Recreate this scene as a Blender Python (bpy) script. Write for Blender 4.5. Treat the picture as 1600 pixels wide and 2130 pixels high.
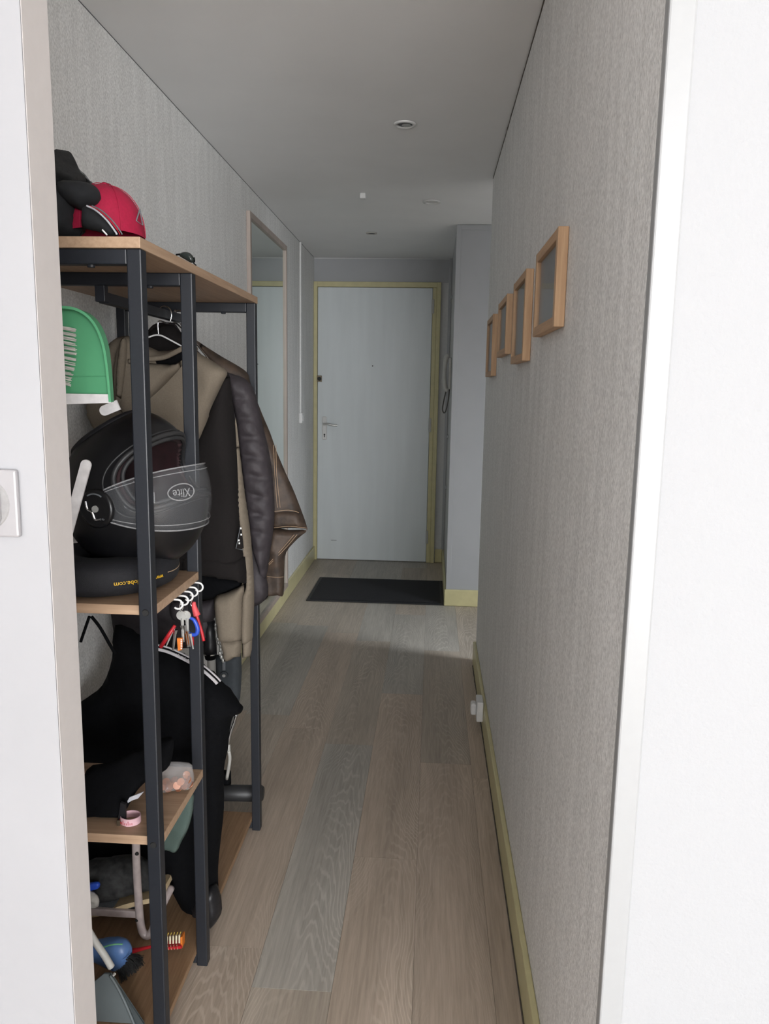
import bpy, bmesh, math, random
from mathutils import Vector, Matrix, noise
from mathutils.geometry import delaunay_2d_cdt
random.seed(7)
for o in list(bpy.data.objects): bpy.data.objects.remove(o)
SC = bpy.context.scene
COL = SC.collection
pi = math.pi

# ---------------------------------------------------------------- camera
F, PITCH, YAW, ROLL, HC = 1609.57, 0.160535, -0.0592947, 0.0168530, 1.32786
def cam_basis():
    cy, sy = math.cos(YAW), math.sin(YAW); cp, sp = math.cos(PITCH), math.sin(PITCH)
    f = Vector((sy*cp, cy*cp, -sp)); r = Vector((cy, -sy, 0)); u = r.cross(f)
    cr, sr = math.cos(ROLL), math.sin(ROLL)
    return cr*r+sr*u, -sr*r+cr*u, f
CR, CU, CF = cam_basis()
cam = bpy.data.cameras.new('camera'); camo = bpy.data.objects.new('camera', cam); COL.objects.link(camo)
m = Matrix.Identity(4)
for i in range(3):
    m[i][0], m[i][1], m[i][2] = CR[i], CU[i], -CF[i]
m[2][3] = HC
camo.matrix_world = m
cam.sensor_fit = 'VERTICAL'; cam.sensor_height = 24; cam.lens = 24*F/2130; cam.clip_start = .05
SC.camera = camo

# ---------------------------------------------------------------- light
W = bpy.data.worlds.new('world'); SC.world = W; W.use_nodes = True
W.node_tree.nodes['Background'].inputs[0].default_value = (.75, .85, 1, 1)
W.node_tree.nodes['Background'].inputs[1].default_value = .25
def area(name, loc, rot, sx, sy, power, col, spread=pi):
    l = bpy.data.lights.new(name, 'AREA'); l.shape = 'RECTANGLE'; l.size = sx; l.size_y = sy
    l.energy = power; l.color = col; l.spread = spread
    o = bpy.data.objects.new(name, l); o.location = loc; o.rotation_euler = rot; COL.objects.link(o)
area('living_room_window_light', (2.12, -5.52, 1.30), (pi/2, 0, 0), 3.3, 2.1, 590, (.97, .985, 1.0))
area('living_room_left_window_light', (-1.65, -5.52, 1.35), (pi/2, 0, 0), 1.2, 1.9, 85, (.985, .985, 1.0))
area('side_room_window_light', (2.42, 2.75, 1.45), (pi/2-.62, 0, pi/2), .8, 1.3, 36, (.90, .95, 1.0), 1.95)
vs = SC.view_settings
vs.view_transform = 'Standard'; vs.look = 'None'; vs.gamma = 1; vs.exposure = 0.18; vs.use_curve_mapping = False

# dimensions (metres) of the hallway
XL, XR, YF, YR, YC, XC, H = -.892, .242, 5.837, 3.648, 4.644, .115, 2.25
Y0, Y1 = .93, .995      # partition between living room and hallway
XJ = -.478

# ---------------------------------------------------------------- pixel helpers
def ray(px, py): return CF + CR*((px-800)/F) - CU*((py-1065)/F)
def at(px, py, Y):
    d = ray(px, py); return Vector((0, 0, HC)) + d*(Y/d.y)
def atx(px, py, X):
    d = ray(px, py); return Vector((0, 0, HC)) + d*(X/d.x)
def atz(px, py, Z):
    d = ray(px, py); return Vector((0, 0, HC)) + d*((Z-HC)/d.z)

# ---------------------------------------------------------------- materials
def lin(c):
    return tuple((v/255/12.92 if v/255 <= .04045 else ((v/255+.055)/1.055)**2.4) for v in c)
def srgb(r, g, b): return lin((r, g, b))+(1,)
def new(name):
    m = bpy.data.materials.new(name); m.use_nodes = True; nt = m.node_tree
    return m, nt, nt.nodes['Principled BSDF']
def N(nt, t, **kw):
    n = nt.nodes.new(t)
    for k, v in kw.items():
        if k in n.inputs: n.inputs[k].default_value = v
        else: setattr(n, k, v)
    return n
def mat(name, col, rough=.6, metal=0, nscale=60, namp=.12, bump=0, bscale=None, stretch=(1, 1, 1), spec=.5, sheen=0):
    m, nt, b = new(name); L = nt.links
    tc = N(nt, 'ShaderNodeTexCoord'); mp = N(nt, 'ShaderNodeMapping'); mp.inputs['Scale'].default_value = stretch
    L.new(tc.outputs['Object'], mp.inputs[0])
    n = N(nt, 'ShaderNodeTexNoise', Scale=nscale, Detail=4.0); L.new(mp.outputs[0], n.inputs['Vector'])
    r = N(nt, 'ShaderNodeMapRange'); r.inputs[1].default_value = .3; r.inputs[2].default_value = .7
    r.inputs[3].default_value = 1-namp; r.inputs[4].default_value = 1+namp
    L.new(n.outputs[0], r.inputs[0])
    mx = N(nt, 'ShaderNodeMix', data_type='RGBA', blend_type='MULTIPLY'); mx.inputs[0].default_value = 1
    mx.inputs[6].default_value = col; L.new(r.outputs[0], mx.inputs[7]); L.new(mx.outputs[2], b.inputs['Base Color'])
    b.inputs['Roughness'].default_value = rough; b.inputs['Metallic'].default_value = metal
    b.inputs['Specular IOR Level'].default_value = spec
    if sheen: b.inputs['Sheen Weight'].default_value = sheen
    if bump:
        n2 = N(nt, 'ShaderNodeTexNoise', Scale=bscale or nscale, Detail=3.0); L.new(mp.outputs[0], n2.inputs['Vector'])
        bp = N(nt, 'ShaderNodeBump', Strength=1.0, Distance=bump); L.new(n2.outputs[0], bp.inputs['Height'])
        L.new(bp.outputs[0], b.inputs['Normal'])
    return m
def wallpaper():
    m, nt, b = new('silver_grey_wallpaper'); L = nt.links
    tc = N(nt, 'ShaderNodeTexCoord')
    mp = N(nt, 'ShaderNodeMapping'); mp.inputs['Scale'].default_value = (1, 1, .65); L.new(tc.outputs['Object'], mp.inputs[0])
    n1 = N(nt, 'ShaderNodeTexNoise', Scale=230.0, Detail=3.0, Roughness=.6); L.new(mp.outputs[0], n1.inputs['Vector'])
    mp2 = N(nt, 'ShaderNodeMapping'); mp2.inputs['Scale'].default_value = (1, 1, .12); L.new(tc.outputs['Object'], mp2.inputs[0])
    n2 = N(nt, 'ShaderNodeTexNoise', Scale=28.0, Detail=3.0); L.new(mp2.outputs[0], n2.inputs['Vector'])
    a = N(nt, 'ShaderNodeMath', operation='MULTIPLY_ADD'); L.new(n2.outputs[0], a.inputs[0]); a.inputs[1].default_value = .30
    L.new(n1.outputs[0], a.inputs[2])
    cr = N(nt, 'ShaderNodeValToRGB'); L.new(a.outputs[0], cr.inputs[0])
    e = cr.color_ramp.elements; e[0].position = .46; e[0].color = (.63, .625, .61, 1); e[1].position = .82; e[1].color = (.95, .945, .93, 1)
    L.new(cr.outputs[0], b.inputs['Base Color'])
    b.inputs['Roughness'].default_value = .55; b.inputs['Specular IOR Level'].default_value = .35
    bp = N(nt, 'ShaderNodeBump', Strength=.7, Distance=.0022); L.new(n1.outputs[0], bp.inputs['Height']); L.new(bp.outputs[0], b.inputs['Normal'])
    return m
def roughcast():
    m, nt, b = new('dimmed_white_textured_paint'); L = nt.links
    tc = N(nt, 'ShaderNodeTexCoord')
    n1 = N(nt, 'ShaderNodeTexNoise', Scale=190.0, Detail=2.0); L.new(tc.outputs['Object'], n1.inputs['Vector'])
    b.inputs['Base Color'].default_value = (.36, .365, .375, 1); b.inputs['Roughness'].default_value = .7; b.inputs['Specular IOR Level'].default_value = .25  # white wall greyed in colour to tone down the window light on it
    bp = N(nt, 'ShaderNodeBump', Strength=.35, Distance=.0015); L.new(n1.outputs[0], bp.inputs['Height']); L.new(bp.outputs[0], b.inputs['Normal'])
    return m
def wood(name, c0, c1, c2, scale=1.0, grain='Y', rough=.5, rings=True):
    """limed wood: fine streaks along the grain plus cathedral figure"""
    m, nt, b = new(name); L = nt.links
    tc = N(nt, 'ShaderNodeTexCoord'); oi = N(nt, 'ShaderNodeObjectInfo')
    mul = N(nt, 'ShaderNodeVectorMath', operation='SCALE'); mul.inputs[0].default_value = (13.1, 27.7, 5.3); L.new(oi.outputs['Random'], mul.inputs['Scale'])
    add = N(nt, 'ShaderNodeVectorMath', operation='ADD'); L.new(tc.outputs['Object'], add.inputs[0]); L.new(mul.outputs[0], add.inputs[1])
    st = {'Y': (1, .05, 1), 'X': (.05, 1, 1), 'Z': (1, 1, .05)}[grain]
    mp = N(nt, 'ShaderNodeMapping'); mp.inputs['Scale'].default_value = st; L.new(add.outputs[0], mp.inputs[0])
    n1 = N(nt, 'ShaderNodeTexNoise', Scale=120.0*scale, Detail=5.0, Roughness=.65); L.new(mp.outputs[0], n1.inputs['Vector'])
    st2 = {'Y': (1, .11, 1), 'X': (.11, 1, 1), 'Z': (1, 1, .11)}[grain]
    mp2 = N(nt, 'ShaderNodeMapping'); mp2.inputs['Scale'].default_value = st2; L.new(add.outputs[0], mp2.inputs[0])
    n2 = N(nt, 'ShaderNodeTexNoise', Scale=7.5*scale, Detail=3.0, Roughness=.5, Distortion=.5); L.new(mp2.outputs[0], n2.inputs['Vector'])
    if rings:                                          # cathedral arches along the plank centre
        sx = N(nt, 'ShaderNodeSeparateXYZ'); L.new(tc.outputs['Object'], sx.inputs[0])
        no = N(nt, 'ShaderNodeTexNoise', Scale=2.2, Detail=1.0); L.new(add.outputs[0], no.inputs['Vector'])
        nc = N(nt, 'ShaderNodeMath', operation='MULTIPLY_ADD'); L.new(no.outputs[0], nc.inputs[0]); nc.inputs[1].default_value = .16; nc.inputs[2].default_value = -.08
        xc_ = N(nt, 'ShaderNodeMath', operation='ADD'); L.new(sx.outputs[0], xc_.inputs[0]); L.new(nc.outputs[0], xc_.inputs[1])
        x2 = N(nt, 'ShaderNodeMath', operation='MULTIPLY'); L.new(xc_.outputs[0], x2.inputs[0]); L.new(xc_.outputs[0], x2.inputs[1])
        f1_ = N(nt, 'ShaderNodeMath', operation='MULTIPLY'); L.new(x2.outputs[0], f1_.inputs[0]); f1_.inputs[1].default_value = 820
        f2_ = N(nt, 'ShaderNodeMath', operation='MULTIPLY_ADD'); L.new(sx.outputs[1], f2_.inputs[0]); f2_.inputs[1].default_value = 14; L.new(f1_.outputs[0], f2_.inputs[2])
        nj = N(nt, 'ShaderNodeTexNoise', Scale=22.0, Detail=3.0); L.new(mp2.outputs[0], nj.inputs['Vector'])
        fr = N(nt, 'ShaderNodeMath', operation='MULTIPLY_ADD'); L.new(nj.outputs[0], fr.inputs[0]); fr.inputs[1].default_value = 5.5; L.new(f2_.outputs[0], fr.inputs[2])
    else:
        fr = N(nt, 'ShaderNodeMath', operation='MULTIPLY'); L.new(n2.outputs[0], fr.inputs[0]); fr.inputs[1].default_value = 30
    sn = N(nt, 'ShaderNodeMath', operation='SINE')
    k = N(nt, 'ShaderNodeMath', operation='MULTIPLY'); L.new(fr.outputs[0], k.inputs[0]); k.inputs[1].default_value = 6.28
    L.new(k.outputs[0], sn.inputs[0])
    rr = N(nt, 'ShaderNodeMapRange'); L.new(sn.outputs[0], rr.inputs[0]); rr.inputs[1].default_value = .35; rr.inputs[2].default_value = 1.0
    # the figure fades in and out along the board
    n3 = N(nt, 'ShaderNodeTexNoise', Scale=5.0*scale, Detail=2.0); L.new(mp2.outputs[0], n3.inputs['Vector'])
    msk = N(nt, 'ShaderNodeMapRange'); L.new(n3.outputs[0], msk.inputs[0]); msk.inputs[1].default_value = .40; msk.inputs[2].default_value = .68
    mm = N(nt, 'ShaderNodeMath', operation='MULTIPLY'); L.new(rr.outputs[0], mm.inputs[0]); L.new(msk.outputs[0], mm.inputs[1])
    cr = N(nt, 'ShaderNodeValToRGB'); L.new(n1.outputs[0], cr.inputs[0])
    e = cr.color_ramp.elements; e[0].position = .30; e[0].color = c0; e[1].position = .68; e[1].color = c1
    mx = N(nt, 'ShaderNodeMix', data_type='RGBA'); L.new(cr.outputs[0], mx.inputs[6]); mx.inputs[7].default_value = c2
    m2 = N(nt, 'ShaderNodeMath', operation='MULTIPLY'); L.new(mm.outputs[0], m2.inputs[0]); m2.inputs[1].default_value = .55 if rings else .12
    L.new(m2.outputs[0], mx.inputs[0])
    # slow blotches and dark knots
    n4 = N(nt, 'ShaderNodeTexNoise', Scale=9.0*scale, Detail=4.0); L.new(mp2.outputs[0], n4.inputs['Vector'])
    br = N(nt, 'ShaderNodeMapRange'); L.new(n4.outputs[0], br.inputs[0]); br.inputs[1].default_value = .25; br.inputs[2].default_value = .7; br.inputs[3].default_value = .80; br.inputs[4].default_value = 1.10
    mx2 = N(nt, 'ShaderNodeMix', data_type='RGBA', blend_type='MULTIPLY'); mx2.inputs[0].default_value = 1
    L.new(mx.outputs[2], mx2.inputs[6]); L.new(br.outputs[0], mx2.inputs[7]); L.new(mx2.outputs[2], b.inputs['Base Color'])
    b.inputs['Roughness'].default_value = rough; b.inputs['Specular IOR Level'].default_value = .4
    bp = N(nt, 'ShaderNodeBump', Strength=.5, Distance=.0006); L.new(n1.outputs[0], bp.inputs['Height']); L.new(bp.outputs[0], b.inputs['Normal'])
    return m
def clear(name, col, alpha, rough=.08, spec=.6):
    """thin clear film: mostly transparent with a glossy coat"""
    m, nt, b = new(name); L = nt.links
    b.inputs['Base Color'].default_value = col; b.inputs['Roughness'].default_value = rough; b.inputs['Specular IOR Level'].default_value = spec
    tc = N(nt, 'ShaderNodeTexCoord'); n = N(nt, 'ShaderNodeTexNoise', Scale=25.0); L.new(tc.outputs['Object'], n.inputs['Vector'])
    r = N(nt, 'ShaderNodeMapRange'); L.new(n.outputs[0], r.inputs[0]); r.inputs[3].default_value = alpha*.95; r.inputs[4].default_value = alpha*1.05
    L.new(r.outputs[0], b.inputs['Alpha'])
    return m
M = {}
M['paper'] = wallpaper()
M['rough'] = roughcast()
M['smooth'] = mat('dimmed_smooth_offwhite_paint', (.34, .34, .355, 1), .5, namp=.02, nscale=6)  # off-white paint darkened to offset the strong light on this face
M['switch'] = mat('dimmed_white_switch_plastic', (.335, .325, .335, 1), .35, namp=.01)  # white plastic painted greyer so strong light does not wash it out
M['ringgrey'] = mat('grey_switch_recess', (.30, .293, .293, 1), .5)
M['bead'] = mat('dimmed_white_bead_paint', (.335, .34, .345, 1), .4, namp=.01)  # white bead greyed along with the wall to offset the bright light
M['jamb'] = mat('beige_white_jamb_paint', (.56, .525, .51, 1), .6, namp=.02)
M['white'] = mat('white_satin_paint', (.42, .43, .445, 1), .35, namp=.02, nscale=8)
M['ceil'] = mat('white_matt_ceiling_paint', (.92, .925, .93, 1), .75, namp=.015, nscale=5)
M['cream'] = mat('cream_yellow_gloss_paint', (.63, .575, .32, 1), .35, namp=.05, nscale=20)
M['door'] = mat('pale_blue_white_door_paint', (.74, .79, .81, 1), .32, namp=.03, nscale=5, stretch=(3, 1, .3))
M['plaster'] = mat('white_plaster', (.7, .7, .7, 1), .6, namp=.03)
M['plastic'] = mat('white_plastic', (.78, .78, .77, 1), .35, namp=.02)
M['oldplastic'] = mat('aged_white_plastic', (.50, .49, .46, 1), .4, namp=.05)
M['gap'] = mat('dirt_and_crack_shade', (.10, .085, .07, 1), .8, namp=.4, nscale=35)  # crack shade at the ceiling, dirt at the baseboard foot
M['blackmetal'] = mat('black_powder_coated_steel', (.010, .012, .017, 1), .45, namp=.1, nscale=200, bump=.0001, bscale=900)
M['chrome'] = mat('polished_chrome', (.75, .76, .78, 1), .12, 1, namp=.05)
M['steel'] = mat('brushed_steel', (.55, .55, .53, 1), .4, .6, namp=.15)
M['brass'] = mat('dull_brass_lock', (.16, .13, .09, 1), .4, .7)
M['black'] = mat('matt_black_cloth', (.0026, .0028, .0036, 1), .9, namp=.2, nscale=90, bump=.0006, bscale=500, spec=.12)
M['blackshiny'] = mat('black_nylon', (.008, .008, .010, 1), .45, namp=.2, nscale=40, bump=.002, bscale=28)
M['helmet'] = mat('satin_black_shell', (.006, .006, .007, 1), .33, namp=.1, spec=.45)
M['rubber'] = mat('black_rubber_seal', (.022, .022, .023, 1), .5)
M['lining'] = mat('dark_red_lining', (.016, .0025, .004, 1), .8, nscale=60, namp=.3)
M['beige'] = mat('taupe_jersey', (.175, .146, .112, 1), .9, namp=.07, nscale=300, bump=.0004, bscale=700, spec=.2)
M['darkbrown'] = mat('dark_brown_jersey', (.0105, .0088, .0086, 1), .9, namp=.1, nscale=300, bump=.0004, bscale=700, spec=.2)
M['puffer'] = mat('aubergine_grey_nylon', (.031, .025, .029, 1), .68, namp=.15, nscale=30, bump=.006, bscale=22)
M['leather'] = mat('brown_distressed_leather', (.048, .031, .021, 1), .66, namp=.6, nscale=24, bump=.003, bscale=30)
M['stitch'] = mat('tan_stitching', (.36, .25, .16, 1), .8)
M['mat'] = mat('black_ribbed_doormat', (.010, .010, .013, 1), .9, nscale=150, namp=.35, bump=.002, bscale=260)
M['matedge'] = mat('black_rubber_mat_border', (.016, .016, .018, 1), .6)
M['green'] = mat('green_plastic', (.085, .31, .155, 1), .4, namp=.06, nscale=9)
M['whiterub'] = mat('white_rubber_lip', (.66, .64, .64, 1), .5)
M['bristle'] = mat('off_white_bristles', (.50, .48, .44, 1), .7, nscale=80, namp=.2)
M['cap'] = mat('crimson_cap_cloth', (.36, .004, .040, 1), .8, namp=.1, nscale=200, bump=.0004, bscale=600)
M['hat'] = mat('black_hat_cloth', (.010, .011, .013, 1), .9, namp=.3, nscale=70)
M['fur'] = mat('black_fur', (.012, .012, .012, 1), .9, namp=.4, nscale=200)
M['greyfur'] = mat('grey_fur_trim', (.13, .14, .14, 1), .9, namp=.4, nscale=200)
M['greycloth'] = mat('grey_cloth', (.12, .12, .12, 1), .9, nscale=100)
M['lens'] = mat('dark_green_grey_lens', (.020, .026, .024, 1), .2)
M['orange'] = mat('orange_plastic', (.62, .17, .02, 1), .5)
M['red'] = mat('red_plastic', (.42, .012, .020, 1), .45)
M['pinkred'] = mat('coral_strap', (.58, .07, .08, 1), .6)
M['blue'] = mat('blue_plastic', (.02, .07, .45, 1), .4)
M['brushblue'] = mat('steel_blue_plastic', (.075, .15, .33, 1), .4, namp=.08)
M['lime'] = mat('lime_stripe', (.16, .42, .22, 1), .5)
M['blackbr'] = mat('black_bristles', (.010, .010, .010, 1), .7, nscale=60, namp=.3)
M['pan'] = mat('grey_plastic_dustpan', (.115, .135, .14, 1), .55, nscale=12, namp=.14)
M['tubew'] = mat('pinkish_white_tube', (.40, .34, .33, 1), .35)
M['sole'] = mat('beige_shoe_sole', (.46, .36, .22, 1), .7, nscale=50, namp=.12)
M['shoe'] = mat('charcoal_suede', (.020, .020, .020, 1), .85, nscale=60, namp=.8)
M['cardback'] = mat('reflection_grey_print', (.30, .315, .32, 1), .3)  # print paled to carry the reflection on its glass
M['goldbr'] = mat('yellow_wire_bristles', (.50, .36, .06, 1), .5)
M['creambr'] = mat('cream_bristles', (.72, .64, .46, 1), .6)
M['pink'] = mat('pink_tape', (.72, .38, .44, 1), .5)
M['paper_w'] = mat('white_paper', (.45, .45, .48, 1), .7)
M['copper'] = mat('copper_coin', (.36, .14, .07, 1), .45, .4, namp=.3, nscale=60)
M['yellow'] = mat('yellow_print', (.72, .42, .02, 1), .6)
M['band'] = mat('white_grey_waistband', (.42, .40, .41, 1), .8, namp=.05)
M['greybox'] = mat('slate_grey_fabric', (.030, .036, .042, 1), .8, nscale=100)
M['slate'] = mat('mid_grey_webbing', (.12, .13, .14, 1), .7)
M['cordgrey'] = mat('dark_grey_cord', (.09, .085, .075, 1), .6)
M['keyhole'] = mat('keyhole_black', (.01, .01, .01, 1), .6)
M['soot'] = mat('dark_grey_corner', (.14, .135, .125, 1), .8, namp=.15)
M['visor'] = clear('clear_visor', (.35, .36, .38, 1), .075, .06, .8)
M['visorline'] = clear('etched_visor_line', (.45, .45, .46, 1), .38, .3)
M['bag'] = clear('clear_plastic_bag', (.62, .60, .60, 1), .22, .12, .8)
M['greenbag'] = clear('greenish_clear_bag', (.12, .17, .15, 1), .48, .15)
M['glass'] = clear('picture_glass', (.40, .41, .42, 1), .25, .03, .9)
mm, nt_, b_ = new('mirror_silvering'); b_.inputs['Metallic'].default_value = 1; b_.inputs['Roughness'].default_value = .02
b_.inputs['Base Color'].default_value = (.80, .87, .84, 1)
tc_ = N(nt_, 'ShaderNodeTexCoord'); n_ = N(nt_, 'ShaderNodeTexNoise', Scale=3.0); nt_.links.new(tc_.outputs['Object'], n_.inputs['Vector'])
r_ = N(nt_, 'ShaderNodeMapRange'); nt_.links.new(n_.outputs[0], r_.inputs[0]); r_.inputs[3].default_value = .015; r_.inputs[4].default_value = .03
nt_.links.new(r_.outputs[0], b_.inputs['Roughness']); M['mirror'] = mm
M['mframe'] = wood('pale_pinkish_frame_wood', (.40, .33, .29, 1), (.50, .42, .37, 1), (.55, .47, .42, 1), grain='Z', rings=False)
M['pine'] = wood('pine_frame_wood', (.44, .27, .15, 1), (.60, .40, .24, 1), (.40, .24, .13, 1), grain='Z', rings=False)
M['pineY'] = wood('pine_frame_wood_across', (.44, .26, .14, 1), (.60, .38, .21, 1), (.40, .21, .10, 1), grain='Y', rings=False)
M['shelf'] = wood('light_oak_melamine', (.36, .235, .15, 1), (.48, .33, .22, 1), (.30, .19, .12, 1), grain='Y', rings=False)
M['shelfX'] = wood('light_oak_melamine_across', (.34, .22, .14, 1), (.47, .32, .21, 1), (.30, .19, .12, 1), grain='X', rings=False)
M['board'] = wood('brown_oak_board', (.21, .125, .068, 1), (.32, .20, .115, 1), (.16, .09, .045, 1), grain='Y', rings=False)
M['plankA'] = wood('limed_brown_oak_plank', (.40, .325, .255, 1), (.54, .445, .36, 1), (.72, .63, .53, 1))
M['plankB'] = wood('limed_grey_oak_plank', (.35, .32, .28, 1), (.47, .44, .39, 1), (.64, .61, .55, 1))
M['plankC'] = wood('limed_taupe_oak_plank', (.36, .305, .25, 1), (.485, .42, .345, 1), (.66, .59, .50, 1))
M['under'] = mat('dark_plank_joint', (.14, .12, .10, 1), .9)

# ---------------------------------------------------------------- mesh helpers
def obj(name, bm, m, parent=None, smooth=False, loc=None, kind=None):
    me = bpy.data.meshes.new(name)
    if smooth:
        for f in bm.faces: f.smooth = True
    bm.normal_update(); bm.to_mesh(me); bm.free()
    for mm in (m if isinstance(m, (list, tuple)) else [m]): me.materials.append(mm)
    o = bpy.data.objects.new(name, me); COL.objects.link(o)
    if parent: o.parent = parent; 
    if parent and parent.type == 'EMPTY':
        o.matrix_parent_inverse = Matrix.Translation(-Vector(parent.location))
    if loc: o.location = loc
    if kind: o['kind'] = kind
    return o
def thing(name, label, cat, loc=(0, 0, 0), group=None):
    o = bpy.data.objects.new(name, None); COL.objects.link(o); o.location = loc; o.empty_display_size = .05
    o['label'] = label; o['category'] = cat
    if group: o['group'] = group
    return o
def tag(o, label, cat, group=None):
    o['label'] = label; o['category'] = cat
    if group: o['group'] = group
    return o
def struct(name, bm, m, label=None, parent=None):
    o = obj(name, bm, m, parent)
    if not parent: o['kind'] = 'structure'
    if label: o['label'] = label
    if label and not parent: o['category'] = {'w': 'wall', 'f': 'floor', 'c': 'ceiling', 'b': 'baseboard', 't': 'trim', 'd': 'door'}.get(name[0], 'structure')
    return o
def addbox(bm, x0, x1, y0, y1, z0, z1, bev=0):
    r = bmesh.ops.create_cube(bm, size=1)
    vs_ = r['verts']
    for v in vs_:
        v.co = Vector(((x0+x1)/2+v.co.x*(x1-x0), (y0+y1)/2+v.co.y*(y1-y0), (z0+z1)/2+v.co.z*(z1-z0)))
    if bev:
        es = list({e for v in vs_ for e in v.link_edges})
        bmesh.ops.bevel(bm, geom=es, offset=bev, segments=2, affect='EDGES', profile=.5)
    return bm
def box(x0, x1, y0, y1, z0, z1, bev=0): return addbox(bmesh.new(), x0, x1, y0, y1, z0, z1, bev)
def tube(bm, pts, r, seg=10, caps=True):
    pts = [Vector(p) for p in pts]; n = len(pts); rings = []
    rad = r if isinstance(r, (list, tuple)) else [r]*n
    prev = None
    for i, p in enumerate(pts):
        t = (pts[min(i+1, n-1)]-pts[max(i-1, 0)]).normalized()
        if prev is None:
            a = t.orthogonal().normalized()
        else:
            a = (prev-t*prev.dot(t))
            a = a.normalized() if a.length > 1e-6 else t.orthogonal().normalized()
        prev = a; b = t.cross(a)
        rings.append([bm.verts.new(p+(a*math.cos(2*pi*k/seg)+b*math.sin(2*pi*k/seg))*rad[i]) for k in range(seg)])
    for i in range(n-1):
        for k in range(seg):
            bm.faces.new((rings[i][k], rings[i][(k+1) % seg], rings[i+1][(k+1) % seg], rings[i+1][k]))
    if caps:
        bm.faces.new(rings[0][::-1]); bm.faces.new(rings[-1])
    return bm
def cr_curve(P, n=8, closed=False):
    P = [Vector(p) for p in P]; out = []; L = len(P)
    rng = range(L if closed else L-1)
    for i in rng:
        g = (lambda k: P[k % L]) if closed else (lambda k: P[max(0, min(L-1, k))])
        p0, p1, p2, p3 = g(i-1), g(i), g(i+1), g(i+2)
        for j in range(n):
            t = j/n
            out.append(.5*((2*p1)+(-p0+p2)*t+(2*p0-5*p1+4*p2-p3)*t*t+(-p0+3*p1-3*p2+p3)*t**3))
    if not closed: out.append(P[-1])
    return out
def lathe(bm, prof, c, axis='Z', seg=24, closed=False):
    rings = []
    for (r, h) in prof:
        ring = []
        for k in range(seg):
            a = 2*pi*k/seg; u, v = r*math.cos(a), r*math.sin(a)
            p = {'Z': (u, v, h), 'Y': (u, h, v), 'X': (h, u, v)}[axis]
            ring.append(bm.verts.new(Vector(c)+Vector(p)))
        rings.append(ring)
    for i in range(len(rings)-1):
        for k in range(seg): bm.faces.new((rings[i][k], rings[i][(k+1) % seg], rings[i+1][(k+1) % seg], rings[i+1][k]))
    if not closed:
        bm.faces.new(rings[0]); bm.faces.new(rings[-1])
    bmesh.ops.recalc_face_normals(bm, faces=bm.faces)
    return bm
def inpoly(x, y, P):
    c = False; n = len(P); j = n-1
    for i in range(n):
        if (P[i][1] > y) != (P[j][1] > y) and x < (P[j][0]-P[i][0])*(y-P[i][1])/(P[j][1]-P[i][1])+P[i][0]: c = not c
        j = i
    return c
def dist(x, y, P):
    best = 9e9; n = len(P)
    for i in range(n):
        ax, ay = P[i-1]; bx, by = P[i]; dx, dy = bx-ax, by-ay; L = dx*dx+dy*dy
        t = 0 if L == 0 else max(0, min(1, ((x-ax)*dx+(y-ay)*dy)/L))
        d = (x-ax-t*dx)**2+(y-ay-t*dy)**2
        if d < best: best = d
    return math.sqrt(best)
def pillow(px, Y, T, edge=.03, step=.012, fold=None, curve=True, back=1.0, map3=None, tilt=None):
    """soft solid with outline px (pixels, read at depth Y), thickness T to each side, rounded edge, optional folds"""
    P = [at(x, y, Y) for x, y in px]; P = [(p.x, p.z) for p in P]
    if curve: P = [(v.x, v.y) for v in cr_curve([(a, b, 0) for a, b in P], 3, True)]
    # resample the outline
    R = []
    for i in range(len(P)):
        a, b = P[i], P[(i+1) % len(P)]; L = math.hypot(b[0]-a[0], b[1]-a[1]); k = max(1, int(L/step))
        for j in range(k): R.append((a[0]+(b[0]-a[0])*j/k, a[1]+(b[1]-a[1])*j/k))
    xs = [p[0] for p in R]; zs = [p[1] for p in R]; pts = [Vector(p) for p in R]; nb = len(pts)
    y = min(zs); row = 0
    while y < max(zs):
        x = min(xs)+(step*.5 if row % 2 else 0)
        while x < max(xs):
            if inpoly(x, y, R) and dist(x, y, R) > step*.5: pts.append(Vector((x, y)))
            x += step
        y += step*.87; row += 1
    vo, eo, fo, ov, oe, of = delaunay_2d_cdt(pts, [(i, (i+1) % nb) for i in range(nb)], [list(range(nb))], 1, 1e-6)
    bm = bmesh.new(); fr = []; bk = []
    for i, v in enumerate(vo):
        d = dist(v.x, v.y, R); u = min(1, d/edge); h = math.sqrt(max(0, 1-(1-u)**2))
        f = fold(v.x, v.y)*u if fold else 0
        yb = Y+(tilt(v.x, v.y) if tilt else 0)
        a = bm.verts.new((v.x, yb-T*h-f, v.y)); fr.append(a)
        if d < 1e-5: bk.append(a)
        else: bk.append(bm.verts.new((v.x, yb+T*h*back-f*.5, v.y)))
    for f in fo:
        try: bm.faces.new([fr[i] for i in f])
        except ValueError: pass
        try: bm.faces.new([bk[i] for i in reversed(f)])
        except ValueError: pass
    bmesh.ops.recalc_face_normals(bm, faces=bm.faces)
    if map3:
        for v in bm.verts: v.co = map3(v.co)
    return bm
def folds(amp, fx, fz, seed=0, slant=0):
    def f(x, z):
        n = noise.noise(Vector(((x+slant*z)*fx, z*fz, seed*7.3)))
        n2 = noise.noise(Vector(((x+slant*z)*fx*2.3, z*fz*2.1, seed*3.1+5)))
        return amp*(n+.45*n2)
    return f
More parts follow.
